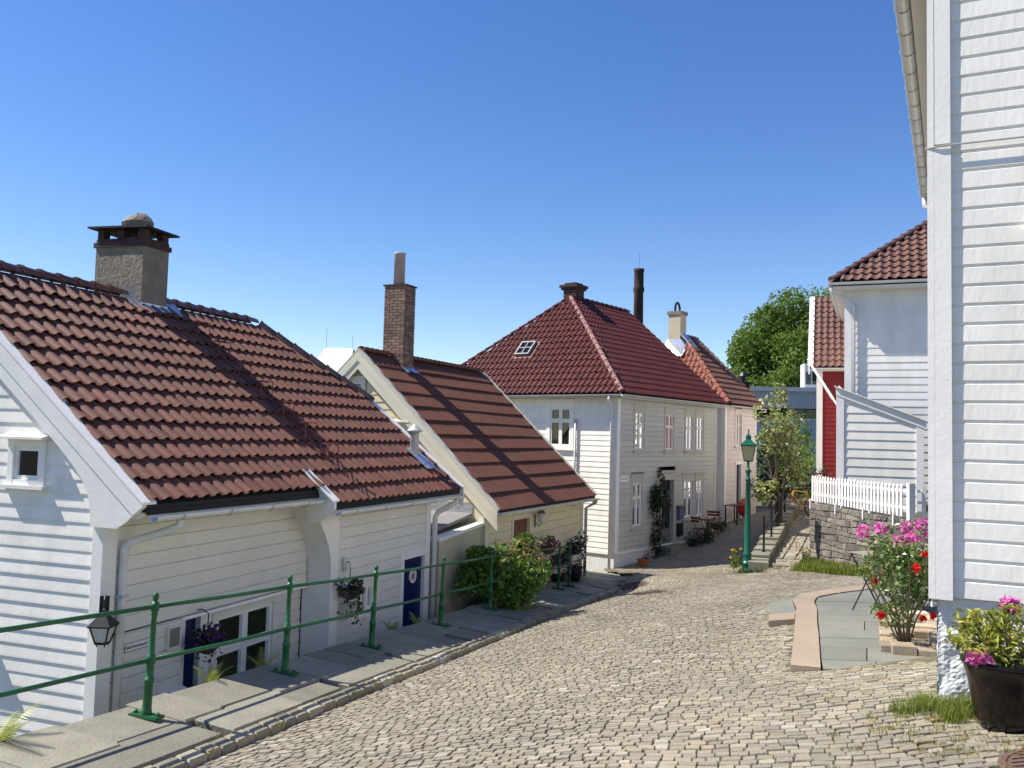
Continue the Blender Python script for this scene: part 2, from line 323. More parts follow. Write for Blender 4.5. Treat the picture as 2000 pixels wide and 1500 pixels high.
# ---- roof tiles
def tile_template(w, L, rise=0.042, th=0.018, lift=0.035):
    ts = [0, 0.09, 0.2, 0.32, 0.44, 0.54, 0.66, 0.84, 1.0, 1.06]
    hs = [0.004, 0.55, 0.92, 1.0, 0.78, 0.36, 0.05, -0.06, 0.0, 0.3]
    V = []; n = len(ts)
    for (y, dz) in ((0, lift), (L * 1.12, -0.004)):
        for t, h in zip(ts, hs): V.append((t * w, y, dz + h * rise))
    for t, h in zip(ts, hs): V.append((t * w, 0.004, lift + h * rise - th))
    for t, h in zip(ts, hs): V.append((t * w, 0, lift + h * rise))
    F = [(i, i + 1, n + i + 1, n + i) for i in range(n - 1)] + [(2 * n + i, 2 * n + i + 1, 3 * n + i + 1, 3 * n + i) for i in range(n - 1)]
    return np.array(V, np.float32), np.array(F, np.int32)
def basis(o, e, q, m):
    e, q, m = Vector(e), Vector(q), Vector(m)
    return Matrix(((e.x, q.x, m.x, o[0]), (e.y, q.y, m.y, o[1]), (e.z, q.z, m.z, o[2]), (0, 0, 0, 1)))
def tiles(parent, o, e, q, w, L, ncol, nrow, mat, keep=None, singles=300, near=None, var=0.16, x0=0.0, rise=0.042, lift=0.035, tint=0.05):
    """o eave start (local), e along eave, q up-slope unit"""
    e = Vector(e).normalized(); q = Vector(q).normalized(); m = e.cross(q).normalized()
    if m.z < 0: m = -m
    V, F = tile_template(w, L, rise=rise, lift=lift); o = Vector(o); spots = []
    for r in range(nrow):
        for c in range(ncol):
            x = x0 + c * w; y = r * L
            if keep and not keep(x + w / 2, y + L / 2): continue
            spots.append((x, y))
    if near: spots.sort(key=lambda s: near(s[0], s[1]))
    variants = []
    def shade():
        g = 1 + RNG.uniform(-var, var); return np.array([g * (1 + RNG.uniform(-tint, tint)), g, g * (1 + RNG.uniform(-tint, tint))])
    for k in range(8):
        me = npmesh('tile', V, F, mat, np.tile(shade(), (len(V), 1)), smooth=True); variants.append(me)
    for (x, y) in spots[:singles]:
        t = link('tile', variants[int(RNG.integers(8))], parent)
        j = RNG.uniform(-0.006, 0.006, 3)
        t.matrix_basis = basis(o + e * (x + j[0]) + q * (y + j[1] * 1.5) + m * (0.01 + abs(j[2])), e, q, m) @ Matrix.Rotation(RNG.normal(0, 0.012), 4, 'Z') @ Matrix.Rotation(RNG.normal(0, 0.008), 4, 'X')
    rest = spots[singles:]
    if rest:
        B = np.array([e, q, m], np.float32); n = len(V); VV = []; FF = []; CC = []
        for i, (x, y) in enumerate(rest):
            j = RNG.uniform(-0.004, 0.004, 3); P = V @ B + np.array(o + e * (x + j[0]) + q * (y + j[1]) + m * (0.01 + abs(j[2])), np.float32)
            VV.append(P); FF.append(F + i * n); CC.append(np.tile(shade(), (n, 1)))
        link('tile_field', npmesh('tile_field', np.concatenate(VV), np.concatenate(FF), mat, np.concatenate(CC), smooth=True), parent, 'stuff')
def ridge(parent, p0, p1, mat, r=0.11, seg=0.36, name='ridge_tile', lift=0.0, full=1.0):
    p0, p1 = Vector(p0), Vector(p1); d = p1 - p0; n = max(1, round(d.length / seg)); s = d.length / n; t = d.normalized()
    side = t.cross(Vector((0, 0, 1))).normalized(); up = side.cross(t).normalized()
    mb = MB(); k = 8; prof = lambda rr: [(rr * math.cos(math.pi * i / k * full + (1 - full) * math.pi / 2), rr * math.sin(math.pi * i / k * full + (1 - full) * math.pi / 2)) for i in range(k + 1)]
    a = prof(r); b = prof(r * 0.86); c = prof(r * 1.1)
    vs = []
    for (pr, y) in ((c, 0), (c, 0.045), (a, 0.05), (b, s * 1.06)): vs += [(x, y, z) for x, z in pr]
    N = k + 1; fs = [(j * N + i, j * N + i + 1, (j + 1) * N + i + 1, (j + 1) * N + i) for j in range(3) for i in range(k)]
    fs.append(tuple(range(N)))
    mes = []
    for q in range(4):
        me = MB().add(vs, fs).mesh(name, mat, True); setcol(me, np.tile(np.array([1, 1, 1]) * RNG.uniform(0.8, 1.12), (len(vs), 1))); mes.append(me)
    for i in range(n):
        o = link(name, mes[i % 4], parent); p = p0 + t * (i * s) + up * lift
        o.matrix_basis = basis(p, side, t, up)
def gutter(parent, p0, p1, out, mat, r=0.06, name='gutter', brackets=0.8):
    out = Vector(out).normalized(); pr = [(r * math.cos(math.pi * (1 + i / 8)), r * math.sin(math.pi * (1 + i / 8))) for i in range(9)]
    pr += [(r * 0.88 * math.cos(math.pi * (2 - i / 8)), r * 0.88 * math.sin(math.pi * (2 - i / 8))) for i in range(9)]
    g = MB().sweep(pr, p0, p1, out, (0, 0, 1), True).build(name, mat, parent)
    if brackets:
        p0, p1 = Vector(p0), Vector(p1); d = p1 - p0; n = max(1, int(d.length / brackets)); t = d.normalized()
        pr2 = [(x * 1.06, y * 1.06) for x, y in pr[:9]] + [(x * 1.14, y * 1.14) for x, y in pr[8::-1]]
        for i in range(n):
            c = p0 + t * ((i + 0.5) * d.length / n); MB().sweep(pr2, c - t * 0.012, c + t * 0.012, out, (0, 0, 1), True).build('gutter_bracket', METAL, g)
    return g
def pipe(parent, pts, mat, r=0.04, name='downpipe', n=10):
    return MB().tube(pts, r, n).build(name, mat, parent, True)
# ---- leaves
def leafmesh(name, C, size, mat, n_dir=None, asp=2.0, bright=(0.6, 1.35), tint=0.12, up=0.3, jit=0.3):
    C = np.asarray(C, np.float32); n = len(C)
    d = RNG.normal(size=(n, 3)); d[:, 2] *= 0.7
    if n_dir is not None: d = d * 0.6 + n_dir
    d /= np.linalg.norm(d, axis=1)[:, None] + 1e-9
    nrm = RNG.normal(size=(n, 3)); nrm[:, 2] += up * 3; s = np.cross(d, nrm); s /= np.linalg.norm(s, axis=1)[:, None] + 1e-9
    k = np.cross(s, d)
    sz = size * (1 + RNG.uniform(-jit, jit, n))[:, None]
    w = sz / asp
    p0 = C - d * sz * 0.5; p1 = C - d * sz * 0.05 + s * w * 0.5 + k * w * 0.12; p2 = C + d * sz * 0.5 - k * sz * 0.08; p3 = C - d * sz * 0.05 - s * w * 0.5 + k * w * 0.12
    V = np.stack([p0, p1, p2, p3], 1).reshape(-1, 3); i = np.arange(n)[:, None] * 4
    F = np.concatenate([i + [0, 1, 2], i + [0, 2, 3]], 0)
    g = RNG.uniform(*bright, n); c = np.stack([g * (1 + RNG.uniform(-tint, tint * 2, n)), g, g * (1 + RNG.uniform(-tint, tint, n))], 1)
    return npmesh(name, V, F, mat, np.repeat(c, 4, 0))
def blob(n, c, r, lumps=7, shell=0.55, flat=1.0):
    """points in a lumpy crown"""
    c = np.array(c); r = np.array(r, float); L = RNG.normal(size=(lumps, 3)); L /= np.linalg.norm(L, axis=1)[:, None]; L = L * RNG.uniform(0.35, 0.68, (lumps, 1))
    rad = RNG.uniform(0.32, 0.55, lumps); k = RNG.integers(lumps, size=n); d = RNG.normal(size=(n, 3)); d /= np.linalg.norm(d, axis=1)[:, None]
    rr = (shell + (1 - shell) * RNG.random(n)) ** 0.7
    return c + (L[k] + d * (rad[k] * rr)[:, None]) * r
def flowers(name, centers, r, mat, parent, npet=14, size=None):
    C = []; D = []
    for c in centers:
        d = RNG.normal(size=(npet, 3)); d /= np.linalg.norm(d, axis=1)[:, None]; C.append(np.array(c) + d * r * 0.6); D.append(d)
    return link(name, leafmesh(name, np.concatenate(C), size or r * 1.1, mat, np.concatenate(D), asp=1.3, bright=(0.75, 1.2), tint=0.06), parent)
def grass_mesh(name, pts, h, mat, w=0.006, lean=0.5, yellow=0.4):
    pts = np.asarray(pts, np.float32); n = len(pts); a = RNG.uniform(0, 2 * np.pi, n); hh = h * RNG.uniform(0.45, 1.25, n)
    dx = np.cos(a) * lean * hh * RNG.uniform(0.2, 1, n); dy = np.sin(a) * lean * hh * RNG.uniform(0.2, 1, n); s = np.stack([-np.sin(a), np.cos(a), 0 * a], 1) * w
    mid = pts + np.stack([dx * 0.35, dy * 0.35, hh * 0.6], 1); tip = pts + np.stack([dx, dy, hh], 1)
    V = np.stack([pts - s, pts + s, mid + s * 0.7, tip, mid - s * 0.7], 1).reshape(-1, 3); i = np.arange(n)[:, None] * 5
    F = np.concatenate([i + [0, 1, 2], i + [0, 2, 4], i + [4, 2, 3]], 0); g = RNG.uniform(0.6, 1.3, n); y = RNG.uniform(0, yellow, n)
    return npmesh(name, V, F, mat, np.repeat(np.stack([g * (1 + y * 1.2), g, g * (1 - y * 0.4)], 1), 5, 0))
def text(parent, body, size, P, e, n, mat, ext=0.0015):
    c = bpy.data.curves.new('lettering', 'FONT'); c.body = body; c.size = size; c.extrude = ext; c.align_x = 'CENTER'; c.align_y = 'CENTER'
    c.materials.append(mat); tmp = bpy.data.objects.new('tmp', c); COL.objects.link(tmp); dg = bpy.context.evaluated_depsgraph_get(); me = bpy.data.meshes.new_from_object(tmp.evaluated_get(dg)); bpy.data.objects.remove(tmp); o = link('lettering', me, parent); e, n = Vector(e).normalized(), Vector(n).normalized()
    o.matrix_basis = basis(P, e, Vector((0, 0, 1)), n); return o

# ================================================================== TERRAIN
RY = np.array([-4, 2.3, 4.9, 7.85, 9.93, 11.9, 14.05, 16.3, 18.6, 20.5, 21.3, 24.5, 27])
RX = np.array([-7.0, -5.0, -4.15, -3.15, -2.46, -1.76, -1.04, -0.3, 0.5, 1.2, 1.52, 2.75, 3.6])
def rail_x(y): return np.interp(y, RY, RX)
def rail_z(y): return -2.55 - 0.075 * (np.asarray(y, float) - 7.85)
TH = R(18.8); CT, ST = math.cos(TH), math.sin(TH)
def walk_pt(y, t, dz=0.0):
    return np.array([rail_x(y) + t * CT, y - t * ST, rail_z(y) - 0.1 * max(t, -0.4) + dz])
EDGE = 0.74      # outer edge of the slabs, metres right of the railing
def edge_x(y): return rail_x(y + EDGE * ST) + EDGE * CT
CP = []
for y in (-2, 2, 5, 7.85, 10, 12, 14, 16.3, 18.6, 20.5, 22.5): CP.append((*walk_pt(y, EDGE + 0.3, -0.045),))
CP += [(0, 0, -1.66), (3, 2, -1.42), (0.3, 5.6, -2.12), (3.0, 5.4, -1.72), (3.0, 6.2, -1.76), (2.7, 7.6, -1.98), (2.7, 8.36, -2.16), (4.0, 12.2, -2.33),
       (4.4, 13.6, -2.40), (5.5, 14.6, -2.44), (7.2, 18, -2.66), (8.3, 20.5, -2.93), (8.3, 17.5, -2.66), (8.2, 23.6, -3.22), (6.9, 23.4, -3.40), (6.5, 23.8, -3.49), (3.0, 26.3, -3.86), (2.2, 24.5, -3.80),
       (5.0, 26, -3.80), (5.8, 28, -3.60), (7.7, 30.5, -3.22), (9.5, 36, -2.9), (12, 44, -2.5), (3.25, 20, -3.42), (3.3, 22.6, -3.56), (5.4, 20, -3.12), (3.2, 15, -2.86), (1.4, 10, -2.47),
       (8, 10, -1.7), (16, 10, -1.4), (16, 22, -1.8), (20, 40, -2.2), (8, 0, -0.9), (-3, -6, -1.6)]
CPA = np.array(CP, float)
def _tps(r2): return np.where(r2 > 1e-9, r2 * np.log(r2 + 1e-12) * 0.5, 0.0)
_n = len(CPA); _d2 = ((CPA[:, None, :2] - CPA[None, :, :2]) ** 2).sum(-1); _K = _tps(_d2) + np.eye(_n) * 0.6
_Pm = np.c_[np.ones(_n), CPA[:, :2]]; _A = np.block([[_K, _Pm], [_Pm.T, np.zeros((3, 3))]]); _sol = np.linalg.solve(_A, np.r_[CPA[:, 2], np.zeros(3)])
def road_h(x, y):
    x = np.asarray(x, float); y = np.asarray(y, float); sh = x.shape; q = np.stack([x.ravel(), y.ravel()], 1)
    d2 = ((q[:, None] - CPA[None, :, :2]) ** 2).sum(-1)
    return (_tps(d2) @ _sol[:_n] + _sol[_n] + q @ _sol[_n + 1:]).reshape(sh)
def rh(x, y): return float(road_h(np.array([x]), np.array([y]))[0])
def pip(x, y, poly):
    ins = np.zeros(x.shape, bool); n = len(poly)
    for i in range(n):
        x0, y0 = poly[i]; x1, y1 = poly[(i + 1) % n]
        c = ((y0 > y) != (y1 > y)) & (x < (x1 - x0) * (y - y0) / (y1 - y0 + 1e-12) + x0); ins ^= c
    return ins
def ground_h(x, y):
    h = road_h(x, y) - 0.035
    ax = rail_x(y)
    t = (x - ax) * CT
    h = np.where(t < EDGE + 0.12, np.minimum(h, rail_z(y) - 0.25), h)
    sunk = np.clip((-0.30 - t) / 0.2, 0, 1) * np.clip((25.5 - y) / 1.0, 0, 1)
    h = h * (1 - sunk) + np.minimum(h, -4.15 - 0.01 * y) * sunk
    yb = pip(x, y, [(3.4, 8.6), (4.6, 7.6), (8.5, 15.2), (8.2, 16.0), (5.6, 14.2), (4.7, 12.8)]); h = np.where(yb, np.minimum(h, -2.5), h)
    far = np.clip((np.hypot(x - 3, y - 16) - 30) / 12, 0, 1)
    return h * (1 - far) + np.clip(h, -4.5, -2.4) * 0 * far + (-3.4) * far
# path up to the right (above the lane)
PY = np.array([22.9, 24.3, 27, 30.5, 34, 40]); PL = np.array([6.75, 7.2, 8.35, 9.75, 11.25, 13.6]); PR_ = np.array([8.3, 8.55, 9.75, 11.0, 12.15, 14.3]); PZ = np.array([-3.37, -3.28, -3.05, -2.84, -2.63, -2.3])
def path_h(x, y): return np.interp(y, PY, PZ)
gx = np.concatenate([[-3000, -800, -200, -80], np.arange(-34, 44.01, 0.5), [80, 200, 800, 3000]]); gy = np.concatenate([[-3000, -800, -200, -60], np.arange(-12, 60.01, 0.5), [90, 200, 800, 3000]])
GX, GY = np.meshgrid(gx, gy); GZ = ground_h(np.clip(GX, -40, 50), np.clip(GY, -20, 70))
# fine grid only near the light well is not needed: the walk has its own retaining wall
iy, ix = np.meshgrid(np.arange(len(gy) - 1), np.arange(len(gx) - 1), indexing='ij'); b = (iy * len(gx) + ix).ravel()
ground = struct('ground', npmesh('ground', np.stack([GX.ravel(), GY.ravel(), GZ.ravel()], 1), np.stack([b, b + 1, b + len(gx) + 1, b + len(gx)], 1), EARTH, smooth=True))

# ------------------------------------------------------------------ stones
PAL = np.array([lin(170, 160, 138), lin(181, 170, 146), lin(157, 150, 133), lin(196, 186, 162), lin(174, 158, 137), lin(148, 141, 128), lin(214, 205, 188), lin(186, 167, 134), lin(164, 151, 132)]) * 0.63
PALW = np.array([.2, .2, .15, .12, .1, .08, .06, .05, .04])
def sett_field(poly, hfun, ang, rowh, wid, seed, holes=(), amp=0.10, gap=0.0075, hj=0.005, singles=0, parent=None, name='sett', wave=1.0, base_gain=1.0):
    rg = np.random.default_rng(seed); P = np.array(poly); c = P.mean(0); ca, sa = math.cos(ang), math.sin(ang)
    loc = (P - c) @ np.array([[ca, sa], [-sa, ca]]).T   # t across, s along
    t0, t1 = loc[:, 0].min() - 0.5, loc[:, 0].max() + 0.5; s0, s1 = loc[:, 1].min() - 0.6, loc[:, 1].max() + 0.6
    cs = []
    def bend(t, s): return amp * (np.sin(t * 1.15 * wave + 0.35 * s) + 0.6 * np.sin(t * 2.3 * wave - 0.5 * s + 1.3)) + 0.02 * np.sin(t * 6 + s * 2.0)
    s = s0; r = 0
    while s < s1:
        h = rowh * rg.uniform(0.92, 1.1); t = t0 - rg.uniform(0, wid)
        while t < t1:
            w = wid * rg.uniform(0.78, 1.28); cs.append((t, t + w, s, s + h)); t += w
        s += h
    A = np.array(cs); g = gap / 2 + rg.uniform(0, gap * 0.4, (len(A), 4))
    tt = np.stack([A[:, 0] + g[:, 0], A[:, 1] - g[:, 1], A[:, 1] - g[:, 1], A[:, 0] + g[:, 0]], 1) + rg.uniform(-0.0045, 0.0045, (len(A), 4))
    ss = np.stack([A[:, 2] + g[:, 2], A[:, 2] + g[:, 2], A[:, 3] - g[:, 3], A[:, 3] - g[:, 3]], 1) + rg.uniform(-0.0045, 0.0045, (len(A), 4))
    ss = ss + bend(tt, ss)
    X = c[0] + tt * ca - ss * sa; Y = c[1] + tt * sa + ss * ca
    mx, my = X.mean(1), Y.mean(1); ok = pip(mx, my, [tuple(p) for p in P])
    for hpoly in holes: ok &= ~pip(mx, my, hpoly)
    X, Y = X[ok], Y[ok]; n = len(X); mx, my = X.mean(1), Y.mean(1)
    Z = hfun(X, Y) + rg.normal(0, hj * 0.6, (n, 1)) + rg.uniform(-hj, hj, (n, 4)) * 0.5
    def inset(k): return mx[:, None] + (X - mx[:, None]) * k, my[:, None] + (Y - my[:, None]) * k
    X1, Y1 = inset(0.92)
    top = np.stack([X1, Y1, Z], 2); mid = np.stack([X, Y, Z - 0.009], 2); bot = np.stack([X, Y, Z - 0.07], 2)
    V = np.concatenate([top, mid, bot], 1)   # n,12,3
    f = [(0, 1, 2, 3)] + [(4 + i, 4 + (i + 1) % 4, (i + 1) % 4, i) for i in range(4)] + [(8 + i, 8 + (i + 1) % 4, 4 + (i + 1) % 4, 4 + i) for i in range(4)]
    f = np.array(f); k = rg.choice(len(PAL), n, p=PALW); C = PAL[k]; C = (C * 0.55 + PAL[:4].mean(0) * 0.45) * rg.uniform(0.86, 1.14, (n, 1)) * base_gain
    # broad tonal drift
    order = np.argsort(mx ** 2 + my ** 2)
    pal_parent = parent
    for i in order[:singles]:
        o = V[i].mean(0); me = npmesh(name, V[i] - o, f, COBBLE, np.tile(C[i], (12, 1))); ob = link(name, me, pal_parent); ob.location = o
    rest = order[singles:]
    VV = V[rest].reshape(-1, 3); FF = (np.arange(len(rest))[:, None, None] * 12 + f[None]).reshape(-1, 4)
    link(name + '_field', npmesh(name + '_field', VV, FF, COBBLE, np.repeat(C[rest], 12, 0)), pal_parent, 'stuff')
    return n
def edge_out(y): return float(edge_x(y) + 0.17 * CT), float(y - 0.17 * ST)
left = [edge_out(y) for y in np.arange(3.2, 25.4, 0.6)]
road_poly = left + [(3.05, 26.15), (3.55, 26.95), (4.9, 28.6), (6.9, 31.4), (8.6, 34.6), (9.9, 38.5), (12.2, 38.5), (10.35, 34.2), (8.9, 30.6), (7.55, 27.2), (6.35, 24.2), (6.45, 23.65), (6.9, 23.3), (7.75, 23.0), (7.6, 21.5), (7.45, 19.5), (7.4, 17.9), (7.3, 16.2), (5.6, 14.55), (4.6, 13.85), (4.2, 13.05), (3.98, 12.2), (2.66, 8.32),
                   (3.95, 8.0), (3.62, 7.4), (3.0, 6.15), (4.3, 5.5), (5.2, 4.6), (4.4, 3.0), (0, 2.8)]
def circ(cx, cy, r, n=14): return [(cx + r * math.cos(2 * math.pi * i / n), cy + r * math.sin(2 * math.pi * i / n)) for i in range(n)]
step_poly = [(3.55, 11.55), (4.05, 11.5), (4.25, 12.95), (3.9, 12.75), (3.62, 12.35)]
MH = [(3.2, 19.8, 0.40), (3.2, 22.3, 0.36), (3.02, 4.72, 0.36)]
road = struct('road', MB().add([(x, y, rh(x, y) - 0.022) for x, y in road_poly], [tuple(range(len(road_poly)))]).mesh('road', SOIL))
# give the road bed the shape of the ground
rx = np.arange(-5.5, 13.0, 0.3); ry = np.arange(2.6, 39, 0.3); QX, QY = np.meshgrid(rx, ry); ins = pip(QX, QY, road_poly)
fi = []; nx = len(rx)
for j in range(len(ry) - 1):
    for i in range(nx - 1):
        if ins[j, i] or ins[j + 1, i] or ins[j, i + 1] or ins[j + 1, i + 1]: fi.append((j * nx + i, j * nx + i + 1, (j + 1) * nx + i + 1, (j + 1) * nx + i))
QZ = road_h(QX, QY) - 0.014
road.data = npmesh('road', np.stack([QX.ravel(), QY.ravel(), QZ.ravel()], 1), np.array(fi), SOIL, smooth=True)
nset = sett_field(road_poly, road_h, R(-14), 0.084, 0.104, 3, holes=[circ(*m) for m in MH] + [step_poly], singles=300, parent=road)
print('setts', nset)
path_poly = [(PL[i] + 0.05, PY[i]) for i in range(len(PY))] + [(PR_[i], PY[i]) for i in range(len(PY) - 1, -1, -1)]
pm = MB(); n = 24; ys = np.linspace(PY[0] - 0.1, PY[-1], n)
for y in ys:
    pm.v += [(float(np.interp(y, PY, PL)) - 0.1, y, float(np.interp(y, PY, PZ)) - 0.022), (float(np.interp(y, PY, PR_)) + 0.3, y, float(np.interp(y, PY, PZ)) - 0.022)]
pm.f = [(2 * i, 2 * i + 1, 2 * i + 3, 2 * i + 2) for i in range(n - 1)]
base = len(pm.v)
for i in range(n): pm.v += [(pm.v[2 * i][0], pm.v[2 * i][1], -4.5)]
pm.f += [(2 * i, 2 * i + 2, base + i + 1, base + i) for i in range(n - 1)]
path = struct('path', pm.mesh('path', SOIL))
sett_field(path_poly, path_h, R(-22), 0.085, 0.10, 5, parent=path, amp=0.05, hj=0.012, base_gain=1.25)  # lighter sett colour here paints in sunlight on the path

# pavement: slabs, edging stones, retaining wall
m = MB(); ys = np.arange(1.0, 25.6, 0.6); ring = []
for y in ys:
    ti = -0.33 if y < 17.4 else -0.95
    a = walk_pt(y, ti, -0.07); b2 = walk_pt(y, EDGE + 0.16, -0.10); ring.append((a, b2))
for i in range(len(ring) - 1):
    (a, b2), (c, d) = ring[i], ring[i + 1]
    lo = lambda p: (p[0], p[1], -4.9)
    m.hexa([lo(a), lo(b2), lo(d), lo(c), a, b2, d, c])
pavement = struct('pavement', m.mesh('pavement', MOSSJ))
def slab(pts, th, mat, parent, name, bev=0.012, jz=0.0):
    """pts: 4+ top corner points (ccw)"""
    P = [Vector(p) for p in pts]; c = sum(P, Vector()) / len(P); n = len(P); V = []
    for q in P: V.append(c + (q - c) * (1 - bev / max((q - c).length, 0.05)) + Vector((0, 0, jz)))
    for q in P: V.append(q + Vector((0, 0, jz - bev * 0.7)))
    for q in P: V.append(q + Vector((0, 0, -th)))
    f = [tuple(range(n))] + [(n + i, n + (i + 1) % n, (i + 1) % n, i) for i in range(n)] + [(2 * n + i, 2 * n + (i + 1) % n, n + (i + 1) % n, n + i) for i in range(n)]
    return MB().add(V, f).build(name, mat, parent)
y = 2.2; gp = 0.0095
while y < 25.0:
    L = random.uniform(0.45, 0.85); tsplit = 0.28 + random.uniform(-0.06, 0.10)
    ti = -0.36 + random.uniform(-0.03, 0.03) if y < 17.4 else -0.95
    for (a, b2) in ((ti, tsplit), (tsplit, EDGE)):
        sh = random.uniform(-0.18, 0.18) if a != ti else 0
        y0, y1 = y + sh + gp, y + L + sh - gp
        slab([walk_pt(y0, a + gp), walk_pt(y0, b2 - gp), walk_pt(y1, b2 - gp), walk_pt(y1, a + gp)], 0.09, SLATE, pavement, 'paving_slab', 0.020, random.uniform(-0.006, 0.006))
    y += L
y = 2.2
while y < 25.0:
    L = random.uniform(0.17, 0.30)
    for tt in ((EDGE + 0.012, EDGE + 0.155),):
        slab([walk_pt(y + 0.008, tt[0], -0.005), walk_pt(y + 0.008, tt[1], -0.015), walk_pt(y + L - 0.008, tt[1], -0.015), walk_pt(y + L - 0.008, tt[0], -0.005)], 0.1, COBBLE, pavement, 'edging_stone', 0.018, random.uniform(-0.008, 0.006))
    y += L
for o in [o for o in pavement.children if o.name.startswith('edging_stone')]:
    c = PAL[int(RNG.choice(len(PAL), p=PALW))] * RNG.uniform(1.0, 1.25) * np.array([0.96, 0.97, 0.93]); setcol(o.data, np.tile(c, (len(o.data.vertices), 1)))

# courtyard with granite kerb on the right
yard_poly = [(2.94, 8.18), (3.98, 7.98), (4.05, 8.2), (7.6, 15.2), (7.4, 16.6), (5.7, 14.75), (4.85, 13.95), (4.5, 13.1), (4.3, 12.2)]
def yard_z(x, y): return rh(x, y) * 0.0 + (-2.055 - 0.047 * (y - 8.2)) + 0.0
yard = struct('courtyard', MB().prism([(x, y, yard_z(x, y) - 0.03) for x, y in yard_poly], (0, 0, -0.8)).mesh('courtyard', SOIL))
kl = [(2.68, 8.30), (3.40, 10.40), (3.62, 11.05), (4.02, 12.22), (4.2, 12.95), (4.52, 13.6), (5.1, 14.2), (5.75, 14.75), (6.6, 15.6), (7.3, 16.5)]
kr = [(2.93, 8.21), (3.65, 10.31), (3.87, 10.97), (4.28, 12.14), (4.47, 12.8), (4.73, 13.38), (5.25, 13.92), (5.95, 14.5), (6.8, 15.35), (7.5, 16.25)]
for i in range(len(kl) - 1):
    f = lambda a, b, s: (a[0] + (b[0] - a[0]) * s, a[1] + (b[1] - a[1]) * s)
    pts = [f(kl[i], kl[i + 1], 0.006), f(kr[i], kr[i + 1], 0.006), f(kr[i], kr[i + 1], 0.994), f(kl[i], kl[i + 1], 0.994)]
    slab([(x, y, yard_z(x, y) + 0.012) for x, y in pts], 0.5, GRANITE, yard, 'kerbstone', 0.018)
st = [(3.58, 11.62), (3.78, 11.58), (4.0, 12.2), (4.18, 12.9), (4.0, 12.82), (3.84, 12.66), (3.72, 12.4)]
slab([(3.36, 11.28, -2.24), (3.68, 11.24, -2.2), (3.86, 11.72, -2.22), (3.5, 11.76, -2.26)], 0.3, GRANITE, yard, 'step_stone', 0.02)
slab([(3.53, 11.79, -2.25), (3.87, 11.75, -2.22), (4.19, 12.93, -2.26), (4.0, 12.9, -2.28), (3.76, 12.62, -2.28), (3.6, 12.2, -2.27)], 0.3, GREYSL, yard, 'step_stone', 0.02)
# courtyard slabs
def rbx(y): return 2.972 + (y - 6.2) * math.tan(R(27))
y = 8.17
while y < 15.6:
    L = random.choice([0.42, 0.55, 0.7]); y1 = min(y + L, 15.8); xa = lambda q: np.interp(q, [p[1] for p in kr], [p[0] for p in kr]) + 0.008
    xb = lambda q: rbx(q) + 0.0
    nsp = random.choice([1, 2, 2]); sp = sorted([random.uniform(0.3, 0.7) for _ in range(nsp - 1)])
    cuts = [0] + sp + [1]
    for k in range(nsp):
        f0, f1 = cuts[k], cuts[k + 1]; yy0, yy1 = y + 0.005, y1 - 0.005
        X = lambda q, f: xa(q) + (xb(q) - xa(q)) * f
        sl = 0.0
        slab([(X(yy0, f0) + 0.005, yy0 - sl, yard_z(0, yy0)), (X(yy0, f1) - 0.005, yy0, yard_z(0, yy0)), (X(yy1, f1) - 0.005, yy1, yard_z(0, yy1)), (X(yy1, f0) + 0.005, yy1, yard_z(0, yy1))], 0.06, GREYSL, yard, 'paving_slab', 0.006, random.uniform(-0.003, 0.003))
    y = y1
# manhole covers
for (cx, cy, r), lb in zip(MH, ('rusty round manhole cover in the setts in front of the flower boxes', 'rusty manhole cover nearest the shaded lane', 'rusty manhole cover at the bottom right corner of the picture')):
    t = thing('manhole_cover', lb, 'manhole cover', (cx, cy, rh(cx, cy)), 0, 'manhole covers in the road')
    dz = [(rh(cx + r, cy) - rh(cx - r, cy)) / (2 * r), (rh(cx, cy + r) - rh(cx, cy - r)) / (2 * r)]
    t.rotation_euler = (math.atan(dz[1]), -math.atan(dz[0]), 0)
    MB().lathe([(r * 0.98, -0.05), (r * 0.98, 0.002), (r * 0.95, 0.006), (r * 0.86, 0.006), (r * 0.86, -0.004)], n=28).build('rim', RUST, t)
    m = MB(); MB().lathe([(r * 0.85, -0.04), (r * 0.85, 0.002)], n=28).build('lid', RUST, t)
    for k in range(-4, 5):
        hw = math.sqrt(max(0, (r * 0.8) ** 2 - (k * r * 0.17) ** 2)); m.box(-hw, hw, k * r * 0.17 - 0.012, k * r * 0.17 + 0.012, 0.0025, 0.009)
    m.build('tread_bars', RUST, t)

# ================================================================== HOUSE 1 (white, left foreground)
def house(name, label, O, a): return thing(name, label, 'house', O, R(90 - a))
X1, Y1v, Zv = Vector((1, 0, 0)), Vector((0, 1, 0)), Vector((0, 0, 1))
h1 = house('white_wooden_house', 'white clapboard house with terracotta tile roof and grey rendered chimney, left foreground', (-4.461, 9.684, 0), 20)
TAN1 = 0.8036; RV, RW = 3.02, 2.055; BACK = 2 * RV
def r1(v): return -0.85 + (v + 0.595) * TAN1          # front slope height
wall = MB().box(0.25, 7.25, 0.25, BACK - 0.25, -4.3, -0.75)
wall.prism([(0.25, 0.25, -0.75), (0.25, BACK - 0.25, -0.75), (0.25, RV, 1.55)], (6.9, 0, 0))
wall.box(4.3, 7.25, -0.17, 0.3, -4.3, -0.9)
w1 = wall.build('wall', DARK, h1)
WF = Wall((0, 0, 0), (1, 0, 0), (0, -1, 0)); WFL = Wall((0, 0.10, 0), (1, 0, 0), (0, -1, 0)); WR = Wall((0, -0.417, 0), (1, 0, 0), (0, -1, 0))
WG = Wall((0, 0, 0), (0, 1, 0), (-1, 0, 0))
gext = lambda z: (0.02, BACK - 0.02) if z < -0.45 else (max(0.02, (z + 0.45) / TAN1), BACK - max(0.02, (z + 0.45) / TAN1))
gopen = [(0.86, 1.43, -0.69, -0.17), (1.60, 2.6, -3.5, -2.50)]
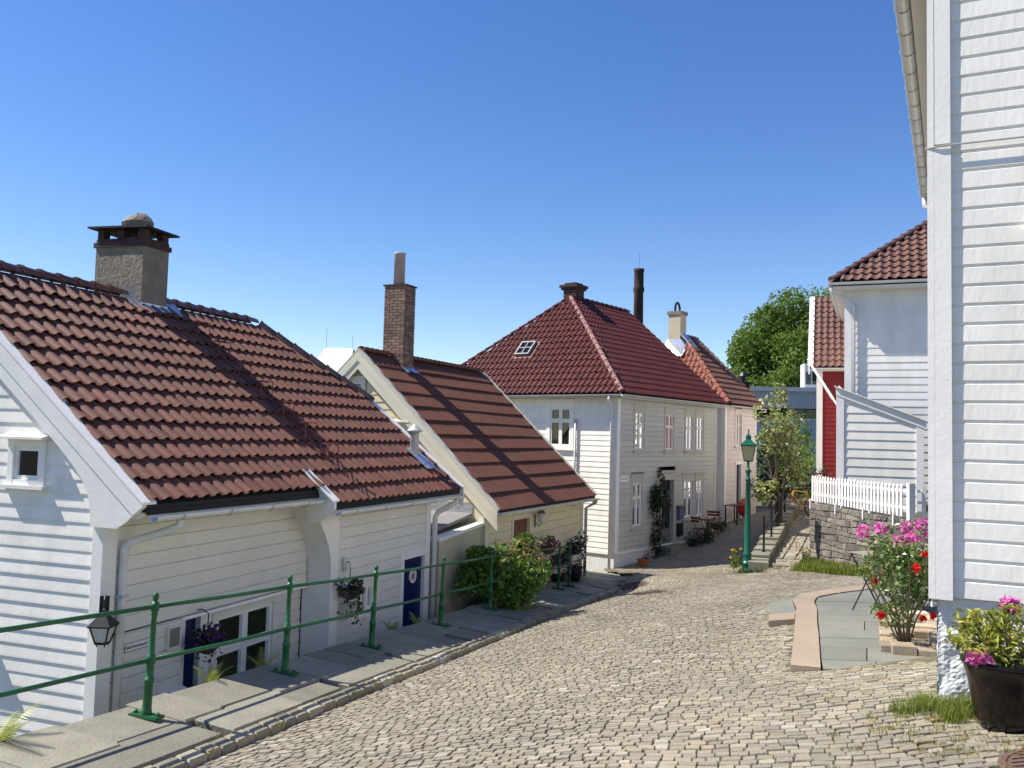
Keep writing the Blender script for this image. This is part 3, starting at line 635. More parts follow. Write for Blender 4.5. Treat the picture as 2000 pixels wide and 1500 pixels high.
boards(w1, WG, -4.2, 1.9, gext, 0.158, WHITE, gopen, thick=0.027, thin=0.0135)
boards(w1, WF, -2.31, -0.95, lambda z: (0.0, 4.0), 0.17, SHADE_H1, [], thick=0.036, groove=True)
boards(w1, WF, -4.2, -2.33, lambda z: (0.0, 1.30), 0.17, SHADE_H1, [], thick=0.036, groove=True)
boards(w1, WFL, -4.2, -2.36, lambda z: (1.34, 4.02), 0.17, SHADE_H1, [(1.34, 1.95, -4.3, -2.3), (1.95, 3.45, -3.55, -2.2)], thick=0.036, groove=True)
boards(w1, WR, -4.2, -1.12, lambda z: (4.25, 7.42), 0.167, SHADE_H1, [(4.85, 5.5, -2.95, -2.36), (6.33, 7.42, -4.3, -2.1)], thick=0.036, groove=True)
boards(w1, Wall((7.45, -0.417, 0), (0, 1, 0), (1, 0, 0)), -4.2, 0.3, lambda z: (0.02, BACK + 0.38) if z < -0.75 else (0.3 + (z + 0.75) / TAN1, BACK + 0.1 - (z + 0.75) / TAN1), 0.167, WHITE)
# ledge over the set-back lower wall
m = MB(); m.hexa([(1.28, -0.055, -2.36), (4.0, -0.055, -2.36), (4.0, 0.1, -2.36), (1.28, 0.1, -2.36), (1.28, -0.045, -2.325), (4.0, -0.045, -2.325), (4.0, 0.1, -2.315), (1.28, 0.1, -2.315)])
m.build('ledge', WHITE2, w1)
# corner boards
m = MB().box(-0.048, 0.0, -0.05, 0.10, -4.2, -0.95); m.box(-0.046, 0.16, -0.052, -0.001, -4.2, -0.97); m.build('corner_board', WHITE2, h1)
m = MB().box(7.3, 7.48, -0.468, -0.418, -4.2, -1.1); m.box(7.45, 7.485, -0.46, -0.30, -4.2, -1.1); m.build('corner_board', WHITE2, h1)
# flared corner of the projecting bay
def fu(w):
    if w < -2.05: return 4.03
    s = min(1, (w + 2.05) / 0.95); return 4.03 - 0.52 * (1 - math.cos(s * math.pi / 2)) * 1.0 - 0.03 * s
zs = [-4.2] + list(np.linspace(-2.15, -1.1, 14))
m = MB(); n = len(zs)
for z in zs: m.v += [(fu(z), 0.05, z), (fu(z), -0.445, z), (4.27, -0.445, z), (4.27, 0.05, z)]
for i in range(n - 1):
    for k in range(4): m.f.append((4 * i + k, 4 * i + (k + 1) % 4, 4 * (i + 1) + (k + 1) % 4, 4 * (i + 1) + k))
m.f += [(3, 2, 1, 0), (4 * n - 4, 4 * n - 3, 4 * n - 2, 4 * n - 1)]
m.build('flared_corner_board', WHITE2, h1)
# roof
q1 = Vector((0, 1, TAN1)).normalized(); roof1 = MB(); nn = Vector((0, -TAN1, 1)).normalized()
def rp(u, v, dz=0.0): return Vector((u, v, r1(v) + dz))
FV, HV = 8.05, 1.2    # far verge, lower end of the half hip
HU = 6.56
def rpoly(pts, d): roof1.prism(pts, d)
dn = (0, 0, -0.07)
rpoly([rp(-0.05, -0.58), rp(3.42, -0.58), rp(FV, -0.58), rp(FV, HV), rp(HU, RV), rp(-0.05, RV)], dn)
rpoly([rp(3.42, -0.80, -0.003), rp(FV, -0.80, -0.003), rp(FV, -0.581), rp(3.42, -0.581)], dn)
bk = lambda u, v: Vector((u, BACK - v, r1(v) - 0.002))
rpoly([bk(-0.05, RV), bk(HU, RV), bk(FV, HV), bk(FV, -0.58), bk(-0.05, -0.58)], dn)
rpoly([Vector((FV, HV, r1(HV) - 0.003)), Vector((FV, BACK - HV, r1(HV) - 0.003)), Vector((HU, RV, RW - 0.003))], dn)
rf1 = roof1.build('roof', DARKB, h1)
SL = math.hypot(1, TAN1)
def keep1(x, y):
    v = -0.865 + y / SL; u = x
    if v > RV - 0.05: return False
    if u < 0.05 or u > FV - 0.05: return False
    if v < -0.62 and u < 3.45: return False
    if v > HV: return u < FV - (v - HV) / (RV - HV) * (FV - HU) - 0.02
    return True
TW, TL = 0.2085, 0.345
tiles(rf1, rp(0, -0.865, 0.02), X1, q1, TW, TL, 40, 15, T_H1, keep1, 300, near=lambda x, y: x, var=0.20, rise=0.044, lift=0.046)
# dark eave strip and ridge
m = MB(); m.beam((0.0, -0.60, r1(-0.60) - 0.03), (3.4, -0.60, r1(-0.60) - 0.03), (0, 0, -0.06), (0, 0.02, 0)); m.beam((3.45, -0.815, r1(-0.815) - 0.03), (8.0, -0.815, r1(-0.815) - 0.03), (0, 0, -0.06), (0, 0.02, 0))
m.build('eave_strip', DARKB, rf1)
ridge(rf1, (0, RV, RW + 0.03), (3.2, RV, RW + 0.03), T_RDG, 0.115, 0.33); ridge(rf1, (4.0, RV, RW + 0.03), (HU, RV, RW + 0.03), T_RDG, 0.115, 0.33)
ridge(rf1, (HU + 0.05, RV - 0.05, RW - 0.01), (FV - 0.02, HV, r1(HV) + 0.06), T_RDG, 0.115, 0.36)
# bargeboards
def barge(parent, u, v0, v1, fn, mat, dep=0.30, th=0.045, name='bargeboard', cap=True, out=-1):
    P = lambda v, dz: Vector((u, v, fn(v) + dz)); m = MB()
    m.prism([P(v0, 0.04), P(v1, 0.04), P(v1, 0.04 - dep), P(v0, 0.04 - dep)], (out * th, 0, 0)); b = m.build(name, mat, parent)
    if cap:
        m = MB(); m.prism([P(v0, 0.03), P(v1, 0.03), P(v1, 0.03 - dep * 0.52), P(v0, 0.03 - dep * 0.52)], (out * (th + 0.018), 0, 0)); m.build('upper_board', mat, b)
    return b
bv = lambda v, dz: (-0.05, v, r1(v) + dz)
bb_ = MB().prism([bv(-0.62, 0.04), bv(RV, 0.04), bv(RV, -0.36), bv(0.62, -0.36), (-0.05, 0.40, -0.43), (-0.05, 0.25, -0.59), (-0.05, 0.155, -0.76), (-0.05, 0.11, -0.93), (-0.05, 0.098, -1.10), (-0.05, -0.27, -1.10), (-0.05, -0.40, -1.02)], (-0.045, 0, 0)).build('bargeboard', WHITE2, h1)
MB().prism([bv(-0.63, 0.035), bv(RV, 0.035), bv(RV, -0.17), bv(-0.50, -0.17)], (-0.064, 0, 0)).build('upper_board', WHITE2, bb_)
barge(h1, -0.05, BACK + 0.58, RV, lambda v: r1(BACK - v), WHITE2, 0.40)
# broad flat cap on the rake seen from above
m = MB(); m.prism([rp(-0.115, -0.63, 0.05), rp(0.09, -0.63, 0.05), rp(0.09, RV, 0.05), rp(-0.115, RV, 0.05)], (0, 0, 0.028)); m.build('verge_board', WHITE2, h1)
m = MB(); m.prism([rp(FV - 0.06, -0.86, 0.05), rp(FV + 0.09, -0.86, 0.05), rp(FV + 0.09, HV, 0.05), rp(FV - 0.06, HV, 0.05)], (0, 0, 0.028)); m.build('verge_board', WHITE2, h1)
m = MB(); m.prism([rp(FV + 0.02, -0.86, 0.045), rp(FV + 0.02, HV, 0.045), rp(FV + 0.02, HV, -0.3), rp(FV + 0.02, -0.86, -0.3)], (0.045, 0, 0)); m.build('bargeboard', WHITE2, h1)
# soffits and fascia
m = MB(); m.prism([(-0.05, -0.58, r1(-0.58) - 0.10), (-0.05, -0.52, r1(-0.52) - 0.20), (-0.05, 0.02, -1.0), (-0.05, 0.02, r1(0.02) - 0.08)], (3.95, 0, 0)); m.build('soffit', SHADE_H1, h1)
m = MB(); m.prism([(3.5, -0.80, r1(-0.80) - 0.10), (3.5, -0.74, r1(-0.74) - 0.2), (3.5, -0.40, -1.16), (3.5, -0.40, r1(-0.4) - 0.08)], (4.5, 0, 0)); m.build('soffit', SHADE_H1, h1)
# small bargeboard where the eave steps down
m = MB(); m.prism([(3.38, -0.33, r1(-0.33) + 0.07), (3.38, -0.86, r1(-0.86) + 0.07), (3.38, -0.86, r1(-0.86) - 0.04), (3.38, -0.62, r1(-0.86) - 0.24), (3.38, -0.45, r1(-0.86) - 0.26), (3.38, -0.30, r1(-0.33) - 0.20)], (0.05, 0, 0)); m.build('step_bargeboard', WHITE2, h1)
m = MB(); m.prism([rp(3.33, -0.87, 0.075), rp(3.50, -0.87, 0.075), rp(3.50, -0.33, 0.075), rp(3.33, -0.33, 0.075)], (0, 0, 0.025)); m.build('verge_board', WHITE2, h1)
gutter(h1, (0.03, -0.655, r1(-0.6) - 0.10), (3.36, -0.655, r1(-0.6) - 0.115), (0, -1, 0), WMETAL, 0.065)
gutter(h1, (3.45, -0.875, r1(-0.82) - 0.10), (8.02, -0.875, r1(-0.82) - 0.115), (0, -1, 0), WMETAL, 0.065)
pipe(h1, [(0.45, -0.65, -1.02), (0.45, -0.64, -1.09), (0.40, -0.50, -1.16), (0.25, -0.16, -1.28), (0.22, -0.10, -1.36), (0.22, -0.095, -1.6), (0.22, -0.095, -4.15)], WMETAL, 0.045)
pipe(h1, [(7.75, -0.87, -1.2), (7.75, -0.86, -1.26), (7.7, -0.75, -1.33), (7.6, -0.56, -1.45), (7.58, -0.51, -1.55), (7.58, -0.50, -4.15)], WMETAL, 0.05)
m = MB(); m.box(0.17, 0.27, -0.15, -0.03, -1.90, -1.87); m.build('pipe_clamp', METAL, h1)
# windows and doors
window(h1, WG, 0.86, 1.43, -0.69, -0.17, 0.085, 1, (), hood=0.16)
window(h1, WG, 1.60, 2.6, -3.5, -2.50, 0.09, 2, (0.5,), hood=0.18)
window(h1, WFL, 1.97, 3.43, -3.5, -2.36, 0.11, 2, (0.5,), sash=0.055, cmat=SHADE_H1, smat=WHITE2, curtain=[(0.03, 0.28, 0.0, 0.25, CURT_W)])
window(h1, WR, 4.87, 5.48, -2.93, -2.38, 0.10, 2, (), cmat=SHADE_H1, sash=0.03, hood=0.07)
m = MB(); WFL.box(m, 1.30, 1.46, -4.2, -2.37, -0.08, 0.05); WFL.box(m, 1.74, 1.95, -4.2, -2.37, -0.08, 0.05); fr = m.build('door_frame', WHITE2, h1)
m = MB(); WFL.box(m, 1.46, 1.74, -4.2, -2.38, -0.09, -0.03); d = m.build('door', BLUE, h1); d['label'] = 'narrow dark blue door under the sloping ledge'
m = MB().lathe([(0.018, 0), (0.025, 0.02), (0.012, 0.04)], (1.69, 0.10 - 0.0, -3.28), 8); m.build('door_knob', BLACK, d)
m = MB(); WR.box(m, 6.33, 6.45, -4.2, -2.22, -0.08, 0.045); WR.box(m, 7.28, 7.40, -4.2, -2.22, -0.08, 0.045); WR.box(m, 6.30, 7.43, -2.22, -2.09, -0.08, 0.05); m.build('door_frame', WHITE2, h1)
m = MB()
for k in range(5): WR.box(m, 6.452 + k * 0.1656, 6.452 + (k + 1) * 0.1656 - 0.006, -4.2, -2.225, -0.08, -0.02)
WR.box(m, 6.452, 7.278, -4.2, -2.225, -0.09, -0.03)
d = m.build('door', BLUE, h1); d['label'] = 'navy plank door with round porthole'
def disc(c, r, n_, t, N=20):
    """ring of points round c in plane with axes e,z"""
    return [c + Vector((1, 0, 0)) * r * math.cos(2 * math.pi * k / N) + Vector((0, 0, 1)) * r * math.sin(2 * math.pi * k / N) for k in range(N)]
c = Vector((6.88, -0.405, -2.56)); m = MB(); N = 20; a1, a2 = disc(c, 0.13, 0, 0), disc(c, 0.095, 0, 0); off = Vector((0, -0.03, 0))
m.v = [tuple(p) for p in a1] + [tuple(p + off) for p in a1] + [tuple(p + off) for p in a2] + [tuple(p) for p in a2]
m.f = [(j * N + k, j * N + (k + 1) % N, (j + 1) * N + (k + 1) % N, (j + 1) * N + k) for j in range(3) for k in range(N)]; m.build('porthole_rim', WHITE2, d)
MB().add(disc(c + Vector((0, -0.012, 0)), 0.096, 0, 0), [tuple(range(20))]).build('porthole_pane', FROST, d)
m = MB(); m.tube([c + Vector((-0.05, -0.02, -0.06)), c + Vector((0, -0.02, 0.05)), c + Vector((0.05, -0.02, -0.06))], 0.012, 6); m.build('porthole_emblem', TERRAC, d)
# chimney
ch = MB().box(3.36, 3.93, 2.82, 3.80, 1.2, 2.92).build('chimney', PLASTER, h1)
m = MB().box(3.33, 3.96, 2.79, 3.83, 2.92, 3.0); m.box(3.36, 3.93, 2.82, 3.80, 3.0, 3.06); m.build('crown', BRICKD, ch)
for (x, y) in ((3.37, 2.83), (3.79, 2.83), (3.37, 3.25), (3.79, 3.25), (3.37, 3.66), (3.79, 3.66)): MB().box(x, x + 0.13, y, y + 0.13, 3.06, 3.20).build('brick_pier', BRICKD, ch)
m = MB(); m.hexa([(3.27, 2.70, 3.195), (4.03, 2.70, 3.18), (4.03, 3.92, 3.22), (3.27, 3.92, 3.235), (3.27, 2.70, 3.225), (4.03, 2.70, 3.21), (4.03, 3.92, 3.25), (3.27, 3.92, 3.265)]); m.build('cover_slab', DARKB, ch)
def rock(c, r, seed, mat, name, parent, n=2):
    import bmesh
    bm = bmesh.new(); bmesh.ops.create_icosphere(bm, subdivisions=n, radius=1.0); rg = random.Random(seed)
    ph = [rg.uniform(0, 6) for _ in range(6)]
    for v in bm.verts:
        k = 1 + 0.13 * math.sin(3 * v.co.x + ph[0]) + 0.10 * math.sin(4 * v.co.y + ph[1]) + 0.1 * math.sin(3.3 * v.co.z + ph[2]) + rg.uniform(-0.05, 0.05)
        v.co = Vector((v.co.x * r[0] * k, v.co.y * r[1] * k, v.co.z * r[2] * k)) + Vector(c)
    me = bpy.data.meshes.new(name); bm.to_mesh(me); bm.free(); me.materials.append(mat); return link(name, me, parent)
rock((3.62, 3.22, 3.37), (0.22, 0.24, 0.16), 3, PLASTER, 'weight_stone', ch)
m = MB()
def flash(m, x0, x1, y0, fn, drop, jag=7):
    pts = [(x0 + (x1 - x0) * i / jag, y0 - (0.10 + 0.10 * random.random())) for i in range(jag + 1)]
    top = [Vector((x, y0 + 0.03, fn(y0 + 0.03) + 0.085)) for x, _ in pts]; bot = [Vector((x, yy, fn(yy) + 0.095 + 0.03 * random.random())) for x, yy in pts]
    m.add(top + bot, [(i, i + 1, jag + 2 + i, jag + 1 + i) for i in range(jag)])
flash(m, 3.1, 4.25, 2.80, r1, 0); m.box(3.345, 3.945, 2.805, 2.82, 1.75, 2.0)
m.add([Vector((3.94 + 0.01, 2.8, r1(2.8) + 0.08)), Vector((4.25, 2.75, r1(2.75) + 0.1)), Vector((4.2, 3.03, RW + 0.15)), Vector((3.94, 3.03, RW + 0.2))], [(0, 1, 2, 3)])
m.add([Vector((3.35, 2.8, r1(2.8) + 0.08)), Vector((3.05, 2.72, r1(2.72) + 0.1)), Vector((3.1, 3.03, RW + 0.15)), Vector((3.35, 3.03, RW + 0.2))], [(0, 1, 2, 3)])
m.build('flashing', LEAD, ch)
# roof ladder: red step brackets on two rods
T_LADD = M('dark_red_rod', (0.07, 0.022, 0.018), 0.6)
lad = thing('roof_ladder', 'red iron step brackets climbing the tiles beside the grey chimney', 'roof ladder', (-4.461, 9.684, 0), R(70))
def onroof(u, v, dz): p = rp(u, v); return p + nn * dz
MB().tube([onroof(3.95, 2.45, 0.13), onroof(4.20, -0.25, 0.13)], 0.008, 6).build('rod', T_LADD, lad); MB().tube([onroof(4.16, 2.45, 0.13), onroof(4.42, -0.25, 0.13)], 0.008, 6).build('rod', T_LADD, lad)
for i in range(7):
    v = 2.35 - i * 0.40; u = 3.95 + (2.45 - v) / 2.7 * 0.25; m = MB(); a, b2 = onroof(u - 0.03, v, 0.14), onroof(u + 0.26, v, 0.14)
    for k in range(3):
        off = Vector((0, -0.05 * k, 0)); m.tube([a + Vector((0, 0, 0.13)) + off, b2 + Vector((0, 0, 0.13)) + off], 0.009, 6)
    for p in (a, b2): m.tube([p + Vector((0, 0, 0.13)), p + Vector((0, -0.11, 0.13)), onroof(p.x, v - 0.12, 0.12), p], 0.009, 6)
    m.build('step', LADR, lad)
# stove flue near the far verge
fl = thing('stove_flue', 'short grey metal flue with conical cap near the white verge board', 'flue', (-4.461, 9.684, 0), R(70))
m = MB().lathe([(0.085, -0.15), (0.085, 0.46), (0.088, 0.47)], (7.42, -0.10, r1(-0.1)), 14); m.build('pipe', METAL, fl, True)
MB().lathe([(0.06, 0.47), (0.15, 0.52), (0.15, 0.535), (0.01, 0.66)], (7.42, -0.10, r1(-0.1)), 14).build('cap', METAL, fl)
m = MB(); m.prism([onroof(7.22, -0.42, 0.10), onroof(7.62, -0.42, 0.10), onroof(7.62, 0.05, 0.10), onroof(7.22, 0.05, 0.10)], nn * 0.012); m.build('flashing', LEAD, fl)

# things fixed to house 1
def on1(u, v, w): return Matrix.Translation((-4.461, 9.684, 0)) @ Matrix.Rotation(R(70), 4, 'Z') @ Vector((u, v, w))
def at1(name, label, cat, u, v, w, group=None): return thing(name, label, cat, on1(u, v, w), R(70), group)
ln = at1('wall_lantern', 'black iron lantern on a bracket at the near corner of the left white house', 'lantern', -0.03, -0.10, -2.26); ln.rotation_euler = (0, 0, R(115))
m = MB(); m.box(-0.015, 0.0, -0.05, 0.05, 0.10, 0.42); m.box(-0.03, -0.0149, -0.03, 0.03, 0.14, 0.38); m.build('back_plate', BLACK, ln)
MB().tube([(-0.02, 0, 0.36), (-0.07, 0, 0.43), (-0.13, 0, 0.40), (-0.14, 0, 0.28)], 0.011, 8).build('bracket', BLACK, ln)
c0 = (-0.14, 0, 0.06)
MB().lathe([(0.168, 0.06), (0.172, 0.075), (0.035, 0.205), (0.02, 0.24), (0.006, 0.25)], c0, 4, R(20)).build('hood', BLACK, ln)
MB().lathe([(0.085, -0.125), (0.09, -0.11), (0.08, -0.10)], c0, 4, R(20)).build('base', BLACK, ln)
m = MB(); lp = lambda a, r, z: (c0[0] + r * math.cos(a), c0[1] + r * math.sin(a), c0[2] + z)
for k in range(4):
    a = R(20 + 90 * k); m.tube([lp(a, 0.08, -0.11), lp(a, 0.145, 0.07)], 0.009, 6); m.tube([lp(a, 0.06, -0.12), lp(a, 0.06, -0.15)], 0.008, 6)
m.build('frame', BLACK, ln)
for k in range(4):
    a, b2 = R(20 + 90 * k), R(110 + 90 * k); MB().add([lp(a, 0.075, -0.10), lp(b2, 0.075, -0.10), lp(b2, 0.138, 0.06), lp(a, 0.138, 0.06)], [(0, 1, 2, 3)]).build('pane', FROST, ln)
def plate(root, w, h, body, size, mat=WHITE2, tm=BLACK, frame=True):
    m = MB().box(-w / 2, w / 2, -0.012, 0, -h / 2, h / 2); p = m.build('plate', mat, root)
    if frame:
        m = MB()
        for (a, b2, c, d) in ((-w / 2, w / 2, h / 2 - 0.006, h / 2), (-w / 2, w / 2, -h / 2, -h / 2 + 0.006), (-w / 2, -w / 2 + 0.006, -h / 2, h / 2), (w / 2 - 0.006, w / 2, -h / 2, h / 2)): m.box(a, b2, -0.015, -0.011, c, d)
        m.build('border', tm, root)
    if body: text(root, body, size, (0, -0.014, 0), (1, 0, 0), (0, -1, 0), tm)
t = at1('street_sign', 'small white street name plate with number 12 left of the meter box', 'sign', 0.57, -0.03, -2.50); plate(t, 0.42, 0.10, 'Nykirkesmauet 12', 0.058, WHITE2, M('sign_grey', (0.03, 0.03, 0.032), 0.5))
t = at1('meter_box', 'small square box with grey glass front beside the narrow blue door', 'meter box', 1.12, -0.03, -2.52)
MB().box(-0.11, 0.11, -0.05, 0, -0.14, 0.14).build('case', SHADE_H1, t); MB().box(-0.085, 0.085, -0.056, -0.049, -0.11, 0.11).build('glass_front', M('grey_glass', (0.22, 0.22, 0.19), 0.3, 0.1, 8), t)
t = at1('mailbox', 'white mailbox with sloping lid half hidden behind the pavement edge', 'mailbox', 1.12, -0.04, -3.25)
MB().box(-0.17, 0.17, -0.16, 0, -0.30, 0.05).build('box', WHITE2, t); MB().prism([(-0.19, -0.20, 0.05), (-0.19, 0.0, 0.05), (-0.19, 0.0, 0.12), (-0.19, -0.20, 0.065)], (0.38, 0, 0)).build('lid', WHITE2, t)
t = at1('wall_lamp', 'small white oval lamp high on the bay beside the hanging basket', 'wall lamp', 4.36, -0.45, -2.02); MB().lathe([(0.03, -0.10), (0.045, -0.06), (0.045, 0.06), (0.03, 0.10)], (0, -0.04, 0), 10).build('shade', FROST, t, True); MB().box(-0.03, 0.03, -0.02, 0, -0.05, 0.05).build('mount', WHITE2, t)
def basket(root, r, leaf, petal, n=260, npet=70, trail=0.25, lsz=0.07):
    MB().lathe([(r * 0.3, -r * 0.9), (r * 0.75, -r * 0.6), (r * 0.95, -0.05), (r, 0.0), (r * 0.9, 0.0), (r * 0.1, -0.08)], n=14).build('basket', BARK, root)
    C = blob(n, (0, 0, r * 0.35), (r * 1.55, r * 1.55, r * 1.15), 8); C2 = C[:n // 4] * [1, 1, 1] - [0, 0, 1] * np.array([RNG.uniform(0.1, trail + 0.1, n // 4)]).T * [0, 0, 1]
    link('foliage', leafmesh('foliage', np.concatenate([C, C2]), lsz, leaf), root)
    if petal: link('blossom', leafmesh('blossom', blob(npet, (0, 0, r * 0.35), (r * 1.65, r * 1.65, r * 1.2), 8, 0.9), lsz * 0.9, petal, asp=1.1), root)
t = at1('hanging_basket', 'hanging basket of dark violet flowers in front of the narrow blue door', 'flower basket', 1.55, -0.22, -2.66); basket(t, 0.15, L_DARK, F_VIO, 240, 120)
MB().tube([(0.02, 0.30, 0.36), (0.01, 0.1, 0.40), (0, 0, 0.36), (0, 0, 0)], 0.008, 6).build('bracket', BLACK, t)
t = at1('hanging_basket', 'dark hanging plant by the small two-pane window of the bay', 'flower basket', 4.34, -0.60, -2.40); basket(t, 0.17, L_DARK, None, 320, 0, 0.4)
MB().tube([(0, 0.19, 0.40), (0, 0.02, 0.42), (0, 0, 0.30), (0, 0, 0)], 0.008, 6).build('bracket', BLACK, t)
t = at1('window_box', 'small pale wall planter with trailing leaves below the dark hanging plant', 'planter', 4.42, -0.455, -2.62)
MB().box(-0.16, 0.16, -0.14, 0, -0.14, 0.0).build('box', STONEC, t); link('foliage', leafmesh('foliage', np.r_[blob(60, (0.05, -0.08, -0.02), (0.2, 0.1, 0.1), 5), blob(90, (0.30, -0.10, -0.10), (0.17, 0.08, 0.22), 6)], 0.05, L_BUSH), t)

# ================================================================== HOUSE 2 (cream)
h2 = house('cream_wooden_house', 'small cream house with brown tile roof and tall brick chimney behind the bush', (-0.52, 18.5, 0), 24)
TAN2 = 0.953; RV2, RW2 = 3.2, 1.84
def r2(v): return RW2 - (RV2 - v) * TAN2
E2 = -0.34; BK2 = 6.4
m = MB().box(0.25, 5.95, 0.25, BK2 - 0.25, -4.3, -1.45); m.prism([(0.25, 0.25, -1.45), (0.25, BK2 - 0.25, -1.45), (0.25, RV2, 1.3)], (5.7, 0, 0)); w2 = m.build('wall', DARK, h2)
G2 = Wall((0, 0, 0), (0, 1, 0), (-1, 0, 0)); F2 = Wall((0, 0, 0), (1, 0, 0), (0, -1, 0)); E2w = Wall((6.2, 0, 0), (0, 1, 0), (1, 0, 0))
g2x = lambda z: (0.02, BK2 - 0.02) if z < -1.25 else ((z + 1.30) / TAN2, BK2 - (z + 1.30) / TAN2)
boards(w2, G2, -4.2, 1.7, g2x, 0.165, CREAM, [(3.03, 3.57, 0.74, 1.28), (1.85, 2.5, -0.55, 0.28)], thick=0.025)
boards(w2, F2, -4.2, -1.50, lambda z: (0.0, 6.2), 0.20, CREAM, [(1.40, 2.54, -4.3, -1.80)], thick=0.026, groove=True)
boards(w2, E2w, -4.2, 1.6, g2x, 0.165, CREAM)
for (u0, u1) in ((-0.045, 0.15), (6.06, 6.235)): MB().box(u0, u1, -0.05, -0.001, -4.2, -1.5).build('corner_board', CREAMT, h2)
MB().box(-0.045, 0.0, -0.05, 0.20, -4.2, -1.40).build('corner_board', CREAMT, h2)
rp2 = lambda u, v, dz=0: Vector((u, v, r2(v) + dz)); rb2 = lambda u, v, dz=0: Vector((u, BK2 - v, r2(v) + dz))
m = MB(); m.prism([rp2(-0.1, E2), rp2(6.3, E2), rp2(6.3, RV2), rp2(-0.1, RV2)], (0, 0, -0.07)); m.prism([rb2(-0.1, RV2, -0.002), rb2(6.3, RV2, -0.002), rb2(6.3, E2, -0.002), rb2(-0.1, E2, -0.002)], (0, 0, -0.07))
rf2 = m.build('roof', DARKB, h2)
q2 = Vector((0, 1, TAN2)).normalized(); n2 = Vector((0, -TAN2, 1)).normalized(); SL2 = math.hypot(1, TAN2); LEN2 = (RV2 - E2) * SL2; NR = 11; CL = LEN2 / NR
per = 0.105; nw = int(6.26 / per); xs = np.linspace(-0.06, 6.26, nw * 4 + 1); wav = 0.016 * np.sin(np.arange(len(xs)) * math.pi / 2)
for r in range(NR):
    base_ = rp2(0, E2, 0.012) + q2 * (r * CL - (0.03 if r == 0 else 0)); V = []
    for (yy, dz) in ((-0.02, 0.054), (CL * 1.03, 0.012), (-0.018, 0.022)):
        sag = 0.012 * np.sin(xs * 0.9 + r) + RNG.normal(0, 0.003, len(xs))
        for i, x in enumerate(xs): V.append(base_ + X1 * x + q2 * (yy) + n2 * (dz + wav[i] + (sag[i] * 0.6)))
    K = len(xs); f = np.array([(j * K + i, j * K + i + 1, (j + 1) * K + i + 1, (j + 1) * K + i) for j in (0,) for i in range(K - 1)] + [(2 * K + i, 2 * K + i + 1, i + 1, i) for i in range(K - 1)])
    g = RNG.uniform(0.9, 1.1, K); link('tile_course', npmesh('tile_course', np.array([tuple(v) for v in V]), f, T_H2, np.tile(np.stack([g] * 3, 1), (3, 1))), rf2)
V0 = rb2(-0.1, E2, 0.01)
m = MB(); m.prism([rb2(-0.1, RV2, 0.002), rb2(6.3, RV2, 0.002), rb2(6.3, E2, 0.002), rb2(-0.1, E2, 0.002)], (0, 0, 0.03)); o = m.build('back_slope', T_H2, rf2); setcol(o.data, np.ones((len(o.data.vertices), 3)))
ridge(rf2, (-0.05, RV2, RW2 + 0.04), (1.25, RV2, RW2 + 0.04), T_H2, 0.10, 0.22); ridge(rf2, (1.80, RV2, RW2 + 0.04), (6.25, RV2, RW2 + 0.04), T_H2, 0.10, 0.22)
barge(h2, -0.1, E2 - 0.04, RV2, r2, CREAMT, 0.42, 0.05); barge(h2, -0.1, BK2 - E2 + 0.04, RV2, lambda v: r2(BK2 - v), CREAMT, 0.42, 0.05)
MB().prism([rp2(-0.17, E2 - 0.05, 0.05), rp2(0.02, E2 - 0.05, 0.05), rp2(0.02, RV2, 0.05), rp2(-0.17, RV2, 0.05)], (0, 0, 0.03)).build('verge_board', CREAMT, h2)
MB().prism([rb2(-0.17, E2 - 0.05, 0.05), rb2(0.02, E2 - 0.05, 0.05), rb2(0.02, RV2, 0.05), rb2(-0.17, RV2, 0.05)], (0, 0, 0.03)).build('verge_board', CREAMT, h2)
MB().prism([rp2(6.26, E2 - 0.05, 0.06), rp2(6.38, E2 - 0.05, 0.06), rp2(6.38, RV2, 0.06), rp2(6.26, RV2, 0.06)], (0, 0, 0.03)).build('verge_board', CREAMT, h2)
MB().prism([rp2(6.32, E2, 0.05), rp2(6.32, RV2, 0.05), rp2(6.32, RV2, -0.25), rp2(6.32, E2, -0.25)], (0.04, 0, 0)).build('bargeboard', CREAMT, h2)
MB().prism([(-0.1, E2 + 0.03, r2(E2 + 0.03) - 0.08), (-0.1, E2 + 0.03, r2(E2) - 0.16), (-0.1, 0.0, r2(E2) - 0.02 - 0.16), (-0.1, 0.0, r2(0) - 0.1)], (6.38, 0, 0)).build('soffit', CREAMT, h2)
gutter(h2, (-0.05, E2 - 0.06, r2(E2) - 0.06), (6.38, E2 - 0.06, r2(E2) - 0.08), (0, -1, 0), CREAMT, 0.055, brackets=0.45)
pipe(h2, [(6.30, E2 - 0.06, r2(E2) - 0.12), (6.30, E2 - 0.04, r2(E2) - 0.2), (6.30, -0.1, r2(E2) - 0.36), (6.30, -0.09, -4.2)], METAL, 0.045)
window(h2, G2, 3.05, 3.55, 0.76, 1.26, 0.09, 1, (), cmat=CREAMT, hood=0.08); window(h2, G2, 1.87, 2.48, -0.53, 0.26, 0.09, 2, (), cmat=CREAMT, hood=0.16)
m = MB(); F2.box(m, 1.42, 1.50, -4.2, -1.84, -0.1, 0.04); F2.box(m, 2.44, 2.52, -4.2, -1.84, -0.1, 0.04); F2.box(m, 1.42, 2.52, -1.84, -1.77, -0.1, 0.04); m.build('door_frame', CREAMT, h2)
m = MB(); F2.box(m, 1.50, 2.44, -4.2, -1.85, -0.10, -0.04); d = m.build('door', REDDOOR, h2)
for k in range(2):
    m = MB(); F2.box(m, 1.58 + k * 0.42, 1.94 + k * 0.42, -2.55, -2.0, -0.045, -0.03); m.build('door_panel', REDDOOR, d)
